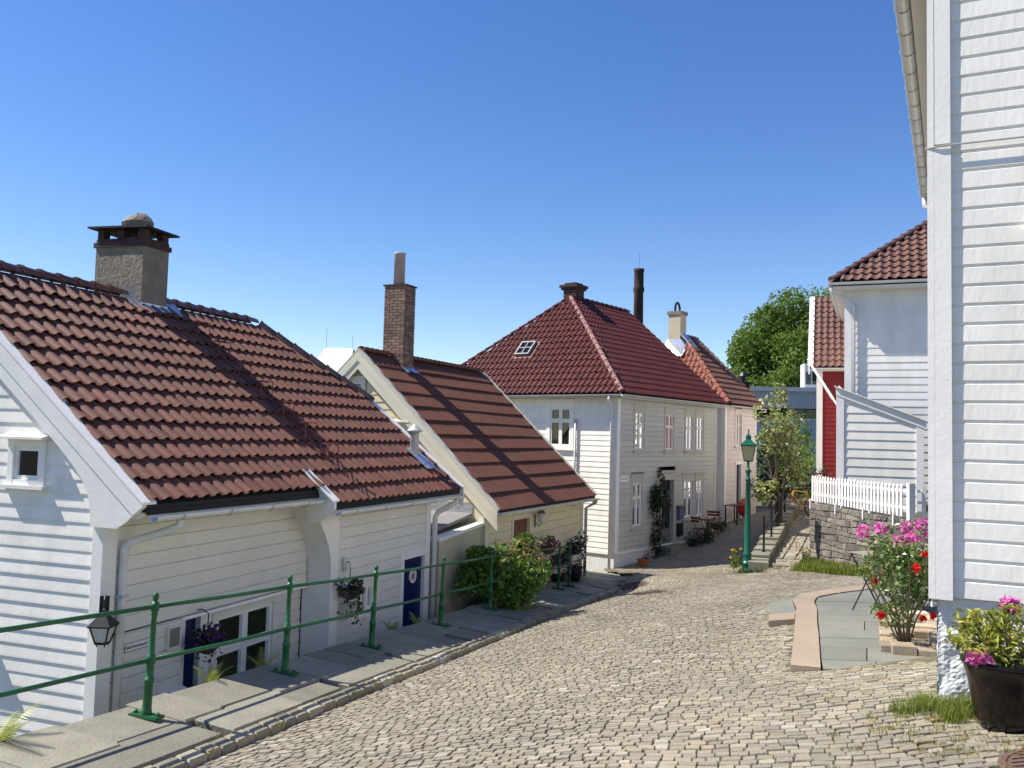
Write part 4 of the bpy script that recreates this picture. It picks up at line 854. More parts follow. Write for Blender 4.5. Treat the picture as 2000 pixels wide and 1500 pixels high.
# brick chimney
def brick_chimney(parent, x0, x1, y0, y1, z0, z1, faces, mat, bl=0.215, bh=0.072):
    c = MB().box(x0 + 0.012, x1 - 0.012, y0 + 0.012, y1 - 0.012, z0, z1 - 0.01).build('chimney', MORTAR, parent)
    n = int((z1 - z0) / bh)
    for (ax, A, B, fix, sgn) in faces:
        for r in range(n):
            t = A - (r % 2) * bl * 0.5
            while t < B - 0.02:
                a, b2 = max(t, A), min(t + bl, B); t += bl
                if b2 - a < 0.03: continue
                j = random.uniform(0, 0.005); za, zb = z0 + r * bh + 0.005, z0 + (r + 1) * bh - 0.005; o0, o1 = (fix - 0.004 - j, fix + 0.06) if sgn < 0 else (fix - 0.06, fix + 0.004 + j)
                if ax == 'v': MB().box(o0, o1, a + 0.009, b2 - 0.009, za + 0.003, zb - 0.003).build('brick', mat, c)
                else: MB().box(a + 0.005, b2 - 0.005, o0, o1, za, zb).build('brick', mat, c)
    return c
c2 = brick_chimney(h2, 1.28, 1.76, 2.88, 3.47, 1.5, 3.62, [('v', 2.88, 3.47, 1.28, -1), ('u', 1.34, 1.76, 2.88, -1)], BRICKM)
MB().lathe([(0.14, 3.55), (0.135, 4.40), (0.145, 4.41), (0.145, 4.44), (0.11, 4.44), (0.10, 4.0)], (1.5, 3.20, 0), 16).build('flue_pipe', CLAYPIPE, c2, True)
m = MB(); m.box(1.25, 1.79, 2.85, 3.5, 3.60, 3.635); m.build('capstone', BRICKD, c2)
m = MB(); flash(m, 1.2, 1.85, 2.88, r2, 0, 5); m.build('flashing', LEAD, c2)
# entrance block between house 1 and house 2
blk = thing('entrance_wall', 'cream rendered entrance wall with sloping white cap between the two near houses', 'wall', (-0.52, 18.5, 0), R(66))
CRR = M('cream_render', (0.55, 0.49, 0.33), 0.8, 0.06, 3, 0.2, 40)
MB().prism([(-1.9, 0.02, -4.2), (-0.06, 0.02, -4.2), (-0.06, 0.02, -1.86), (-1.9, 0.02, -2.02)], (0, 1.6, 0)).build('wall', CRR, blk)
MB().hexa([(-1.98, -0.04, -2.02), (-0.06, -0.04, -1.86), (-0.06, 0.20, -1.86), (-1.98, 0.20, -2.02), (-1.98, -0.04, -1.96), (-0.06, -0.04, -1.80), (-0.06, 0.20, -1.80), (-1.98, 0.20, -1.96)]).build('cap', WHITE2, blk)
MB().box(-1.99, -1.70, 0.202, 1.7, -2.02, -1.96).build('cap', WHITE2, blk)
lr = thing('lean_to_roof', 'grey felt lean-to roof below the cream gable', 'roof', (-0.52, 18.5, 0), R(66))
MB().hexa([(-1.7, 0.25, -1.90), (-0.05, 0.25, -1.68), (-0.05, 4.5, -1.68), (-1.7, 4.5, -1.90), (-1.7, 0.25, -1.84), (-0.05, 0.25, -1.62), (-0.05, 4.5, -1.62), (-1.7, 4.5, -1.84)]).build('felt', TAR, lr)
MB().box(-0.047, -0.041, 0.25, 4.5, -1.64, -1.42).build('flashing', LEAD, lr)
def on2(u, v, w): return Matrix.Translation((-0.52, 18.5, 0)) @ Matrix.Rotation(R(66), 4, 'Z') @ Vector((u, v, w))
def at2(name, label, cat, u, v, w, rz=0, group=None): return thing(name, label, cat, on2(u, v, w), R(66) + rz, group)
def coach_lamp(t, s=1.0, mat=BLACK):
    MB().box(-0.04 * s, 0.04 * s, -0.015, 0, -0.12 * s, 0.12 * s).build('back_plate', mat, t)
    MB().tube([(0, 0, -0.02 * s), (0, -0.10 * s, -0.10 * s), (0, -0.13 * s, -0.04 * s)], 0.01 * s, 6).build('bracket', mat, t)
    MB().lathe([(0.045 * s, 0), (0.075 * s, 0.17 * s)], (0, -0.13 * s, -0.03 * s), 6).build('pane', FROST, t); MB().lathe([(0.09 * s, 0.17 * s), (0.03 * s, 0.25 * s), (0.008 * s, 0.31 * s)], (0, -0.13 * s, -0.03 * s), 6).build('hood', mat, t)
t = at2('wall_lantern', 'small black coach lantern on the cream entrance wall', 'lantern', -1.92, 0.55, -2.25, R(-90)); coach_lamp(t, 1.25)
t = at2('wall_lantern', 'small round-arched lantern right of the red-brown door', 'lantern', 2.78, -0.022, -1.98); coach_lamp(t, 1.3, GREYDOOR)
t = at2('house_number', 'dark number 11 above the red-brown door', 'house number', 1.97, -0.024, -1.68); text(t, '11', 0.16, (0, -0.004, 0), (1, 0, 0), (0, -1, 0), STONEC, 0.004)
t = at2('street_sign', 'pale street name plate at the far end of the cream wall', 'sign', 5.55, -0.024, -1.78); plate(t, 0.62, 0.15, 'Nykirkesmauet', 0.075, CREAMT, STONEC)
t = at2('wall_planter', 'wall basket of magenta flowers right of the red-brown door', 'flower basket', 3.12, -0.24, -2.62); basket(t, 0.2, L_BUSH, F_MAG, 170, 130, 0.1)
MB().tube([(0, 0.22, 0.05), (0, 0.0, -0.02)], 0.012, 6).build('bracket', BLACK, t)
for u, lb, fm in ((4.15, 'flower box of violet blooms behind the railing, nearer one', F_VIO), (5.25, 'flower box of violet blooms on the cream wall, farther one', F_VIO)):
    t = at2('flower_box', lb, 'flower box', u, -0.18, -3.18 if u < 5 else -3.02, 0, 'flower boxes on the cream house')
    MB().box(-0.48, 0.48, -0.12, 0.16, -0.16, 0).build('box', CREAMT, t); MB().box(-0.50, 0.50, -0.14, -0.121, -0.17, -0.13).build('rim', WOODG, t)
    link('foliage', leafmesh('foliage', blob(260, (0, 0, 0.12), (0.62, 0.24, 0.28), 9), 0.075, L_DARK), t); link('blossom', leafmesh('blossom', blob(220, (0, 0, 0.14), (0.64, 0.26, 0.30), 9, 0.85), 0.06, fm, asp=1.1), t)
t = at2('climbing_plant', 'dark green climber hanging over the red-brown door', 'climber', 1.7, -0.16, -2.75)
link('foliage', leafmesh('foliage', np.r_[blob(350, (0, 0, 0), (0.55, 0.16, 0.55), 9), blob(200, (-0.25, -0.02, -0.5), (0.5, 0.2, 0.4), 7)], 0.10, L_DARK), t); MB().tube([(-0.4, 0.06, -1.3), (-0.2, 0.05, -0.6), (0.1, 0.02, 0.3)], 0.012, 6).build('stem', BARK, t)

# ================================================================== HOUSE 3 (hipped, glazed tiles)
h3 = house('hipped_roof_house', 'two-storey off-white house with glossy oxblood hipped roof in the middle of the street', (3.228, 26.5, 0), 37.5)
D3 = 7.6; L3 = 7.05; EV3 = 1.40; OV = 0.38; AP = (3.0, 3.8, 5.05)
w3 = MB().box(0.28, L3 - 0.25, 0.28, D3 - 0.25, -4.6, 1.3).build('wall', DARK, h3)
F3 = Wall((0, 0, 0), (1, 0, 0), (0, -1, 0)); G3 = Wall((0, 0, 0), (0, 1, 0), (-1, 0, 0)); B3 = Wall((L3, 0, 0), (0, 1, 0), (1, 0, 0))
wins = [(0.95, 1.73), (3.00, 3.76), (4.50, 5.24), (5.34, 6.08)]
op = [(a, b2, -0.34, 1.14) for a, b2 in wins] + [(0.86, 1.63, -2.74, -1.08), (4.38, 5.28, -2.66, -1.10), (5.37, 6.10, -2.66, -1.10), (2.72, 3.86, -4.6, -0.92)]
boards(w3, F3, -3.45, 1.28, lambda z: (0.0, L3), 0.164, SHADE_H3, op, thick=0.036, groove=True)
boards(w3, G3, -3.45, 1.28, lambda z: (0.0, D3), 0.164, WHITE, [(1.55, 2.58, -0.32, 1.28)], thick=0.026)
boards(w3, B3, -3.3, 4.9, lambda z: (0.0, D3) if z < 1.3 else ((z - 1.3) * 1.04, D3 - (z - 1.3) * 1.04), 0.164, WHITE)
m = MB(); m.box(0.012, L3, 0.012, D3, -4.6, -3.47); m.build('plinth', ROUGHW, h3)
m = MB(); m.box(-0.04, -0.001, -0.04, D3, -3.47, -3.38); m.box(-0.04, L3, -0.042, -0.001, -3.47, -3.38); m.build('drip_board', WHITE2, h3)
m = MB(); m.box(-0.045, 0.0, -0.045, 0.12, -3.38, 1.3); m.box(-0.043, 0.13, -0.047, -0.001, -3.38, 1.3); m.build('corner_board', WHITE2, h3); MB().box(L3 - 0.12, L3 + 0.04, -0.046, -0.001, -3.2, 1.3).build('corner_board', SHADE_H3, h3)
EA = [(-OV, -OV), (L3 + 0.12, -OV), (L3 + 0.12, D3 + OV), (-OV, D3 + OV)]; A = Vector(AP); RE = Vector((L3 + 0.12, AP[1], AP[2]))
e = [Vector((x, y, EV3)) for x, y in EA]
m = MB(); dn3 = (0, 0, -0.06)
m.prism([e[0], e[1], RE, A], dn3); m.prism([e[3] + Vector((0, 0, -.002)), e[0] + Vector((0, 0, -.002)), A + Vector((0, 0, -.002))], dn3); m.prism([e[2] + Vector((0, 0, -.004)), e[3] + Vector((0, 0, -.004)), A + Vector((0, 0, -.004)), RE + Vector((0, 0, -.004))], dn3)
rf3 = m.build('roof', DARKB, h3)
# end slope tiles (hip)
w_, l_ = 0.205, 0.31
run = AP[0] + OV; ris = AP[2] - EV3; sl = math.hypot(run, ris); qh = Vector((run, 0, ris)).normalized()
half = AP[1] + OV
def keeph(x, y): f = y / sl; return f < 0.985 and half * f < x < 2 * half - half * f
tiles(rf3, (-OV - 0.03, D3 + OV, EV3 + 0.0), (0, -1, 0), qh, w_, l_, int(2 * half / w_) + 1, int(sl / l_) + 1, T_H3, keeph, 300, near=lambda x, y: -x, var=0.18, rise=0.05, lift=0.035)
run = AP[1] + OV; slf = math.hypot(run, ris); qf = Vector((0, run, ris)).normalized(); hr = AP[0] + OV
def keepf(x, y): f = y / slf; return f < 0.985 and x > hr * f and x < L3 + 0.12 + OV
tiles(rf3, (-OV, -OV - 0.03, EV3), X1, qf, w_, l_, int((L3 + 0.5) / w_) + 1, int(slf / l_) + 1, T_H3, keepf, 0, var=0.18, rise=0.05, lift=0.035)
HIPC = tilemat('pale_highlit_hip_tile', (0.34, 0.19, 0.17), 0.2, spec=0.7)  # pale hip tiles, colour raised further to paint in a highlight
ridge(rf3, e[0] + Vector((0.02, 0.02, 0.06)), A + Vector((0, 0, 0.05)), HIPC, 0.085, 0.36, 'hip_tile'); ridge(rf3, e[3] + Vector((0, 0, 0.05)), A + Vector((0, 0, 0.05)), T_H3, 0.09, 0.36, 'hip_tile'); ridge(rf3, A + Vector((0, 0, 0.05)), RE + Vector((0, 0, 0.05)), T_H3, 0.10, 0.36)
m = MB(); m.prism([(-OV + 0.03, -OV + 0.03, 1.34), (L3 + 0.1, -OV + 0.03, 1.34), (L3 + 0.1, 0.0, 1.30), (-OV + 0.03, D3, 1.30)], (0, 0, 0.03)); m = MB(); m.box(-OV + 0.03, L3 + 0.1, -OV + 0.03, 0.0, 1.27, 1.345); m.box(-OV + 0.03, 0.0, 0.0, D3 + OV - 0.03, 1.272, 1.345); m.build('soffit', SHADE_H3, h3)
gutter(h3, (-OV - 0.02, -OV - 0.05, EV3 - 0.03), (L3 + 0.12, -OV - 0.05, EV3 - 0.03), (0, -1, 0), METAL, 0.055, brackets=0); gutter(h3, (-OV - 0.05, -OV - 0.02, EV3 - 0.03), (-OV - 0.05, D3 + OV, EV3 - 0.035), (-1, 0, 0), METAL, 0.055, brackets=0)
pipe(h3, [(-OV - 0.04, 0.05, EV3 - 0.08), (-OV - 0.02, 0.06, EV3 - 0.2), (-0.15, 0.12, EV3 - 0.45), (-0.10, 0.13, EV3 - 0.6), (-0.10, 0.13, -4.0)], WMETAL, 0.045)
pipe(h3, [(-0.08, 1.46, 0.62), (-0.08, 1.46, -3.4)], METAL, 0.035)
window(h3, G3, 1.55, 2.58, -0.32, 1.26, 0.12, 2, (0.34,), head=0.28, sash=0.06, curtain=None)
for i, (a, b2) in enumerate(wins):
    cu = {0: [(0, 1, 0.64, 1, CURT_R), (0, 0.1, 0, 0.6, CURT_W), (0.9, 1, 0, 0.6, CURT_W)], 1: [(0, 1, 0, 1, CURT_R)], 2: [(0, 1, 0.64, 1, CURT_R), (0, 0.12, 0, 0.6, CURT_W)], 3: [(0, 0.5, 0, 1, CURT_R), (0.5, 1, 0.64, 1, CURT_R)]}[i]
    window(h3, F3, a, b2, -0.34, 1.14, 0.10, 2, (0.34,), cmat=STONEC, smat=WHITE2, head=0.26, sash=0.04, curtain=cu)
for (a, b2, z0) in ((0.86, 1.63, -2.74), (4.38, 5.28, -2.66), (5.37, 6.10, -2.66)):
    window(h3, F3, a, b2, z0, -1.10, 0.10, 2, (0.34,), cmat=STONEC, smat=WHITE2, head=0.24, sash=0.045, hood=0.10, curtain=[(0, 0.1, 0.0, 1, CURT_W), (0.9, 1, 0.0, 1, CURT_W), (0, 1, 0, 0.12, CURT_W)])
m = MB(); F3.box(m, 2.72, 2.86, -4.4, -1.1, -0.1, 0.06); F3.box(m, 3.72, 3.86, -4.4, -1.1, -0.1, 0.06); F3.box(m, 2.70, 3.88, -1.28, -1.02, -0.1, 0.063); F3.box(m, 2.66, 3.92, -1.02, -0.96, 0.0, 0.16); m.build('door_frame', STONEC, h3)
m = MB(); F3.box(m, 2.86, 3.72, -4.2, -1.75, -0.14, -0.08); F3.box(m, 2.86, 3.72, -1.75, -1.68, -0.14, -0.04); d3 = m.build('door', GREYDOOR, h3)
for k in range(2): m = MB(); F3.box(m, 2.93 + k * 0.4, 3.25 + k * 0.4, -2.9, -1.95, -0.079, -0.07); m.build('door_pane', DGLASS, d3)
m = MB(); F3.box(m, 2.88, 3.70, -1.67, -1.30, -0.10, -0.09); m.build('fanlight', DGLASS, d3)
m = MB(); m.box(2.6, 3.95, -0.55, 0.0, -4.4, -3.42); m.build('doorstep', SLATE, h3)
# skylight
sk = A * 0 + Vector((1.05, 4.28, EV3 + (1.05 + OV) * ris / (AP[0] + OV))); nh = Vector((-ris, 0, AP[0] + OV)).normalized(); ey = Vector((0, -1, 0))
m = MB(); m.beam(sk - ey * 0.42 - qh * 0.40 + nh * 0.06, sk + ey * 0.42 - qh * 0.40 + nh * 0.06, qh * 0.85, nh * 0.02); b_ = m.build('skylight', T_H3, h3); setcol(b_.data, np.full((8, 3), 1.6))
m = MB()
for (x0, x1, y0, y1) in ((-0.30, 0.30, -0.28, -0.23), (-0.30, 0.30, 0.33, 0.38), (-0.30, -0.25, -0.23, 0.33), (0.25, 0.30, -0.23, 0.33), (-0.015, 0.015, -0.23, 0.33), (-0.25, 0.25, 0.04, 0.07)):
    m.beam(sk + ey * x0 + qh * y0 + nh * 0.09, sk + ey * x1 + qh * y0 + nh * 0.09, qh * (y1 - y0), nh * 0.09)
m.build('frame', M('grey_roof_window', (0.24, 0.25, 0.26), 0.5), b_); m = MB(); m.beam(sk - ey * 0.25 - qh * 0.23 + nh * 0.12, sk + ey * 0.25 - qh * 0.23 + nh * 0.12, qh * 0.56, nh * 0.006); m.build('pane', GLASS, b_)
c3 = brick_chimney(h3, 3.25, 3.80, 3.75, 4.3, 4.6, 5.52, [('v', 3.75, 4.3, 3.25, -1), ('u', 3.31, 3.8, 3.75, -1)], BRICKD)
MB().box(3.19, 3.86, 3.69, 4.36, 5.44, 5.52).build('corbel', BRICKD, c3); MB().box(3.14, 3.91, 3.64, 4.41, 5.522, 5.62).build('crown', BRICKD, c3); MB().box(3.28, 3.77, 3.78, 4.27, 5.622, 5.70).build('top_course', BRICKD, c3)
def at3(name, label, cat, u, v, w, rz=0, group=None): return thing(name, label, cat, Matrix.Translation((3.228, 26.5, 0)) @ Matrix.Rotation(R(52.5), 4, 'Z') @ Vector((u, v, w)), R(52.5) + rz, group)
t = at3('street_sign', 'white street name plate beside the corner of the hipped-roof house', 'sign', 0.44, -0.03, -1.18); plate(t, 0.46, 0.20, 'Skivebk.', 0.115, WHITE2, STONEC, False)
t = at3('letter_box', 'blue-grey letter box right of the grey door', 'mailbox', 4.12, -0.03, -2.38); MB().box(-0.15, 0.15, -0.14, 0, -0.25, 0.16).build('box', BLUEG, t); MB().prism([(-0.17, -0.17, 0.16), (-0.17, 0, 0.16), (-0.17, 0, 0.22)], (0.34, 0, 0)).build('lid', BLACK, t)
t = at3('letter_box', 'black letter box low on the wall under the blue-grey one', 'mailbox', 4.12, -0.03, -2.98); MB().box(-0.15, 0.15, -0.12, 0, -0.2, 0.2).build('box', BLACK, t); MB().box(-0.155, 0.155, -0.13, 0.0, 0.2, 0.225).build('lid', BLACK, t)
t = at3('porch_lamp', 'black enamel lamp on a bracket over the grey door', 'lamp', 2.62, -0.03, -1.62); MB().tube([(0, 0, 0.05), (0, -0.25, 0.12), (0, -0.3, 0.05)], 0.012, 6).build('bracket', BLACK, t); MB().lathe([(0.16, 0.0), (0.05, 0.08), (0.03, 0.14)], (0, -0.3, -0.08), 14).build('shade', BLACK, t); MB().lathe([(0.02, -0.09), (0.045, -0.05), (0.03, 0.0)], (0, -0.3, -0.06), 10).build('bulb', FROST, t)
t = at3('climbing_shrub', 'tall dark evergreen climber left of the grey door', 'climber', 2.28, -0.28, -3.75)
link('crown', leafmesh('crown', np.r_[blob(900, (0.05, 0, 1.75), (0.55, 0.36, 0.75), 10), blob(700, (0.05, 0.02, 0.85), (0.42, 0.32, 0.9), 9), blob(150, (0.28, 0.12, 2.5), (0.2, 0.16, 0.45), 5)], 0.10, L_DARK, bright=(0.5, 1.2)), t); MB().tube([(0, 0, -0.3), (0.03, 0, 0.5), (0.06, 0, 1.6)], [0.04, 0.03, 0.015], 7).build('trunk', BARK, t)

# ================================================================== HOUSE 4
h4 = house('pinkish_white_house', 'narrow pinkish-white house with orange tile roof next beyond the hipped-roof house', (8.21, 33.5, 0), 37.5)
m = MB().box(0.28, 3.0, 0.28, 5.3, -4.2, 1.4); w4 = m.build('wall', DARK, h4)
F4 = Wall((0, 0, 0), (1, 0, 0), (0, -1, 0)); G4 = Wall((0, 0, 0), (0, 1, 0), (-1, 0, 0))
boards(w4, F4, -3.4, 1.42, lambda z: (0, 3.15), 0.17, PINKW, [(0.92, 1.66, -0.14, 1.36), (1.0, 1.62, -4, -0.80)], thick=0.03, groove=True); boards(w4, G4, -3.4, 1.42, lambda z: (0, 5.5), 0.17, WHITE, thick=0.026)
boards(w4, Wall((3.15, 0, 0), (0, 1, 0), (1, 0, 0)), -3.4, 4.1, lambda z: (0, 5.5) if z < 1.4 else ((z - 1.4) * 0.95, 5.5 - (z - 1.4) * 0.95), 0.17, PINKW)
m = MB(); m.box(-0.045, 0, -0.045, 0.12, -3.4, 1.42); m.box(-0.043, 0.12, -0.047, -0.001, -3.4, 1.42); m.build('corner_board', WHITE2, h4); MB().box(0.01, 3.14, 0.01, 5.4, -4.4, -3.38).build('plinth', ROUGHW, h4)
A4 = Vector((2.0, 2.75, 4.42)); R4 = Vector((3.3, 2.75, 4.42)); e4 = [Vector((-0.3, -0.3, 1.47)), Vector((3.3, -0.3, 1.47)), Vector((3.3, 5.8, 1.47)), Vector((-0.3, 5.8, 1.47))]
dz = lambda v, k: v + Vector((0, 0, k)); m = MB(); m.prism([e4[0], e4[1], R4, A4], dn3); m.prism([dz(e4[3], -.002), dz(e4[0], -.002), dz(A4, -.002)], dn3); m.prism([dz(e4[2], -.004), dz(e4[3], -.004), dz(A4, -.004), dz(R4, -.004)], dn3); rf4 = m.build('roof', DARKB, h4)
r4 = 4.42 - 1.47; s4 = math.hypot(2.3, r4); q4 = Vector((2.3, 0, r4)).normalized(); tiles(rf4, (-0.33, 5.8, 1.47), (0, -1, 0), q4, 0.22, 0.33, 28, 12, T_H4, lambda x, y: y / s4 < .98 and 3.05 * y / s4 < x < 6.1 - 3.05 * y / s4, 0, rise=0.055)
s4b = math.hypot(3.05, r4); q4b = Vector((0, 3.05, r4)).normalized(); tiles(rf4, (-0.3, -0.33, 1.47), X1, q4b, 0.22, 0.33, 17, 14, T_W2, lambda x, y: y / s4b < .98 and x > 2.3 * y / s4b and x < 3.65, 0, rise=0.03, lift=0.05)
ridge(rf4, dz(e4[0], .05), dz(A4, .05), T_H4, 0.10, 0.33, 'hip_tile'); ridge(rf4, dz(A4, .05), dz(R4, .05), T_W2, 0.10, 0.33)
ridge(rf4, dz(e4[3], .05), dz(A4, .05), T_H4, 0.10, 0.33, 'hip_tile'); m = MB(); m.box(-0.28, 3.25, -0.28, 0, 1.40, 1.445); m.box(-0.28, 0, 0, 5.7, 1.402, 1.445); m.build('soffit', PINKW, h4)
gutter(h4, (-0.3, -0.36, 1.43), (3.3, -0.36, 1.43), (0, -1, 0), METAL, 0.05, brackets=0)
window(h4, F4, 0.92, 1.66, -0.14, 1.36, 0.10, 2, (0.36,), cmat=PINKW, smat=PINKW, sash=0.05, head=0.2)
m = MB(); F4.box(m, 1.0, 1.08, -3.6, -0.84, -.1, .05); F4.box(m, 1.56, 1.64, -3.6, -0.84, -.1, .05); F4.box(m, 1.0, 1.64, -0.84, -0.74, -.1, .055); m.build('door_frame', WHITE2, h4); m = MB(); F4.box(m, 1.08, 1.56, -3.6, -0.84, -.12, -.06); m.build('door', M('dark_brown_door', (0.035, 0.024, 0.028), 0.4), h4)
c4 = MB().box(1.55, 2.1, 2.7, 3.25, 3.4, 5.35).build('chimney', M('cream_render_chimney', (0.50, 0.43, 0.30), 0.85, 0.1, 5, 0.3, 30), h4)
MB().box(1.5, 2.15, 2.65, 3.3, 5.35, 5.5).build('crown', PLASTER, c4); m = MB(); m.tube([(1.62, 2.98, 5.5), (1.62, 2.98, 5.7), (1.70, 2.98, 5.85), (1.82, 2.98, 5.9), (1.95, 2.98, 5.85), (2.03, 2.98, 5.7), (2.03, 2.98, 5.5)], 0.05, 8); m.build('arched_cowl', BLACK, c4)
m = MB(); m.prism([(1.1, 2.4, 3.55), (1.5, 2.4, 3.9), (1.55, 2.69, 4.3), (1.55, 3.3, 4.3), (1.0, 3.4, 3.55)], (0.06, -0.02, 0.06)); m.prism([(1.54, 2.2, 3.95), (2.12, 2.2, 3.95), (2.12, 2.69, 4.5), (1.54, 2.69, 4.5)], (0, -0.02, 0.05)); m.build('flashing', LEAD, c4)

# ================================================================== RIGHT-HAND HOUSE (foreground)
rb = house('white_corner_house', 'tall white clapboard house filling the right edge of the picture', (3.02, 6.2, 0), 27)
wr = MB().box(0.25, 6.2, -7.0, -0.25, -1.0, 6.5).build('wall', DARK, rb)
GR = Wall((0, 0, 0), (0, -1, 0), (-1, 0, 0)); SR = Wall((0, 0, 0), (1, 0, 0), (0, 1, 0))
def bevel_boards(parent, W, z0, z1, t0, t1, h, mat, opens):
    n = round((z1 - z0) / h)
    for i in range(n):
        a = z0 + i * h; segs = [(t0, t1)]
        for (o0, o1, p0, p1) in opens:
            if p0 < a + h / 2 < p1: segs = [s for q0, q1 in segs for s in ((q0, min(o0, q1)), (max(o1, q0), q1)) if s[1] - s[0] > 0.03]
        for (q0, q1) in segs:
            m = MB(); g = 0.003 + random.uniform(0, 0.003); prof = [(0, a + g), (0.0215, a + g), (0.0235, a + g + 0.004), (0.0215, a + h * 0.86), (0.014, a + h * 0.90), (0.014, a + h + 0.006), (0, a + h + 0.006)]
            m.v = [tuple(W.P(t, z, o)) for t in (q0, q1) for (o, z) in prof]; k = len(prof); m.f = [(i_, (i_ + 1) % k, k + (i_ + 1) % k, k + i_) for i_ in range(k)] + [tuple(range(k - 1, -1, -1)), tuple(range(k, 2 * k))]
            m.build('board', mat, parent)
bevel_boards(wr, GR, -1.04, 6.4, 0.09, 6.9, 0.1375, WHITE, [(0.62, 1.75, -0.28, 1.52)])
bevel_boards(wr, SR, -1.04, 3.5, 0.02, 6.25, 0.1375, WHITE, [])
m = MB(); m.box(-0.052, 0.0, -0.108, 0.0, -1.05, 2.170); m.box(-0.050, 0.0, -0.106, 0.0, 2.185, 6.4); m.build('corner_board', WHITE2, rb)
MB().box(-0.052, 0.14, 0.001, 0.045, -1.05, 3.5).build('corner_board', WHITE2, rb)
MB().tube([(-0.062, -7.0, 2.14), (-0.062, -2.0, 2.155), (-0.066, -0.11, 2.165), (-0.064, -0.02, 2.163), (-0.05, 0.055, 2.16), (0.3, 0.055, 2.16)], 0.007, 6).build('cable', M('grey_cable', (0.35, 0.34, 0.31), 0.6), rb)
# rough plinth, real relief
N1, N2 = 150, 34
def plinth(W, t0, t1, z0, z1, name, mat, parent, n1, n2, amp=0.022):
    ts = np.linspace(t0, t1, n1); zs = np.linspace(z0, z1, n2); T, Z = np.meshgrid(ts, zs)
    h = np.zeros_like(T)
    for (fr, am) in ((9, .45), (17, .3), (31, .22), (55, .13)):
        for k in range(4):
            a_, ph = RNG.uniform(0, 6.28), RNG.uniform(0, 6.28); h += am / 4 * np.abs(np.sin((T * math.cos(a_) + Z * math.sin(a_)) * fr + ph + 1.5 * np.sin(T * fr * .4 + ph)))
    h = (h + RNG.normal(0, 0.04, h.shape)) * amp * 1.6 - 0.01
    V = np.array([tuple(W.P(t, z, o)) for t, z, o in zip(T.ravel(), Z.ravel(), h.ravel())]); iy, ix = np.meshgrid(np.arange(n2 - 1), np.arange(n1 - 1), indexing='ij'); b = (iy * n1 + ix).ravel()
    return link(name, npmesh(name, V, np.stack([b, b + 1, b + n1 + 1, b + n1], 1), mat), parent)
pl = MB().box(0.03, 6.2, -6.9, -0.03, -2.9, -1.03).build('plinth', ROUGHW, rb)
plinth(Wall((0.03, -0.012, 0), (0, -1, 0), (-1, 0, 0)), 0, 4.0, -2.4, -1.04, 'rough_face', ROUGHW, pl, 210, 90, 0.026); plinth(Wall((0.01, -0.03, 0), (1, 0, 0), (0, 1, 0)), 0, 6.1, -2.9, -1.04, 'rough_face', ROUGHW, pl, 160, 50, 0.026)
window(rb, GR, 0.62, 1.75, -0.28, 1.52, 0.11, 2, (0.34,), hood=0.10, label=None)
m = MB(); m.box(-0.05, 6.35, 0.0, 0.15, 3.50, 3.56); m.box(-0.05, 6.35, 0.15, 0.17, 3.50, 3.66); m.build('soffit', STONEC, rb)
gutter(rb, (-0.06, 0.235, 3.56), (6.38, 0.235, 3.54), (0, 1, 0), METAL, 0.062, brackets=0.42)
pipe(rb, [(6.30, 0.235, 3.50), (6.30, 0.235, 3.36), (6.30, 0.12, 3.30), (6.30, 0.07, 3.2), (6.30, 0.07, -2.0)], WMETAL, 0.035)
o = MB().prism([(-0.06, 0.22, 3.62), (-0.06, -3.45, 7.0), (-0.06, -3.45, 7.1), (-0.06, 0.22, 3.72)], (6.46, 0, 0)).build('roof', T_W2, rb); setcol(o.data, np.ones((len(o.data.vertices), 3)))
MB().lathe([(0.004, 0.0), (0.012, -0.03), (0.012, -0.06)], (-0.02, 0.02, -1.05), 8).build('cable_end', WMETAL, rb)

# ================================================================== STONE WALL, FENCE, RIGHT-HAND HOUSES
C0 = Vector((8.42, 24.5, 0)); C1 = Vector((8.55, 14.9, 0)); ew = (C1 - C0).normalized(); nw_ = Vector((ew.y, -ew.x, 0)); nw_ = nw_ if nw_.x < 0 else -nw_; LW = (C1 - C0).length
ztop = lambda t: -1.60 + 0.011 * t; zbot = lambda t: -3.75 + 0.07 * t
sw = thing('stone_wall', 'rough grey rubble retaining wall under the white picket fence', 'wall')
SWL = Wall(C0, ew, nw_)
m = MB(); P = SWL.P
m.hexa([P(0.02, zbot(0), -0.45), P(LW, zbot(LW), -0.45), P(LW, zbot(LW), -0.012), P(0.02, zbot(0), -0.012), P(0.02, ztop(0) - 0.02, -0.45), P(LW, ztop(LW) - 0.02, -0.45), P(LW, ztop(LW) - 0.02, -0.012), P(0.02, ztop(0) - 0.02, -0.012)])
m.build('core', M('grey_lime_mortar', (0.17, 0.155, 0.13), 0.95, 0.25, 8, 0.6, 40), sw)
SP = np.array([lin(128, 122, 113), lin(118, 113, 106), lin(140, 133, 122), lin(124, 121, 113), lin(140, 128, 116), lin(106, 101, 96)]) * 0.85
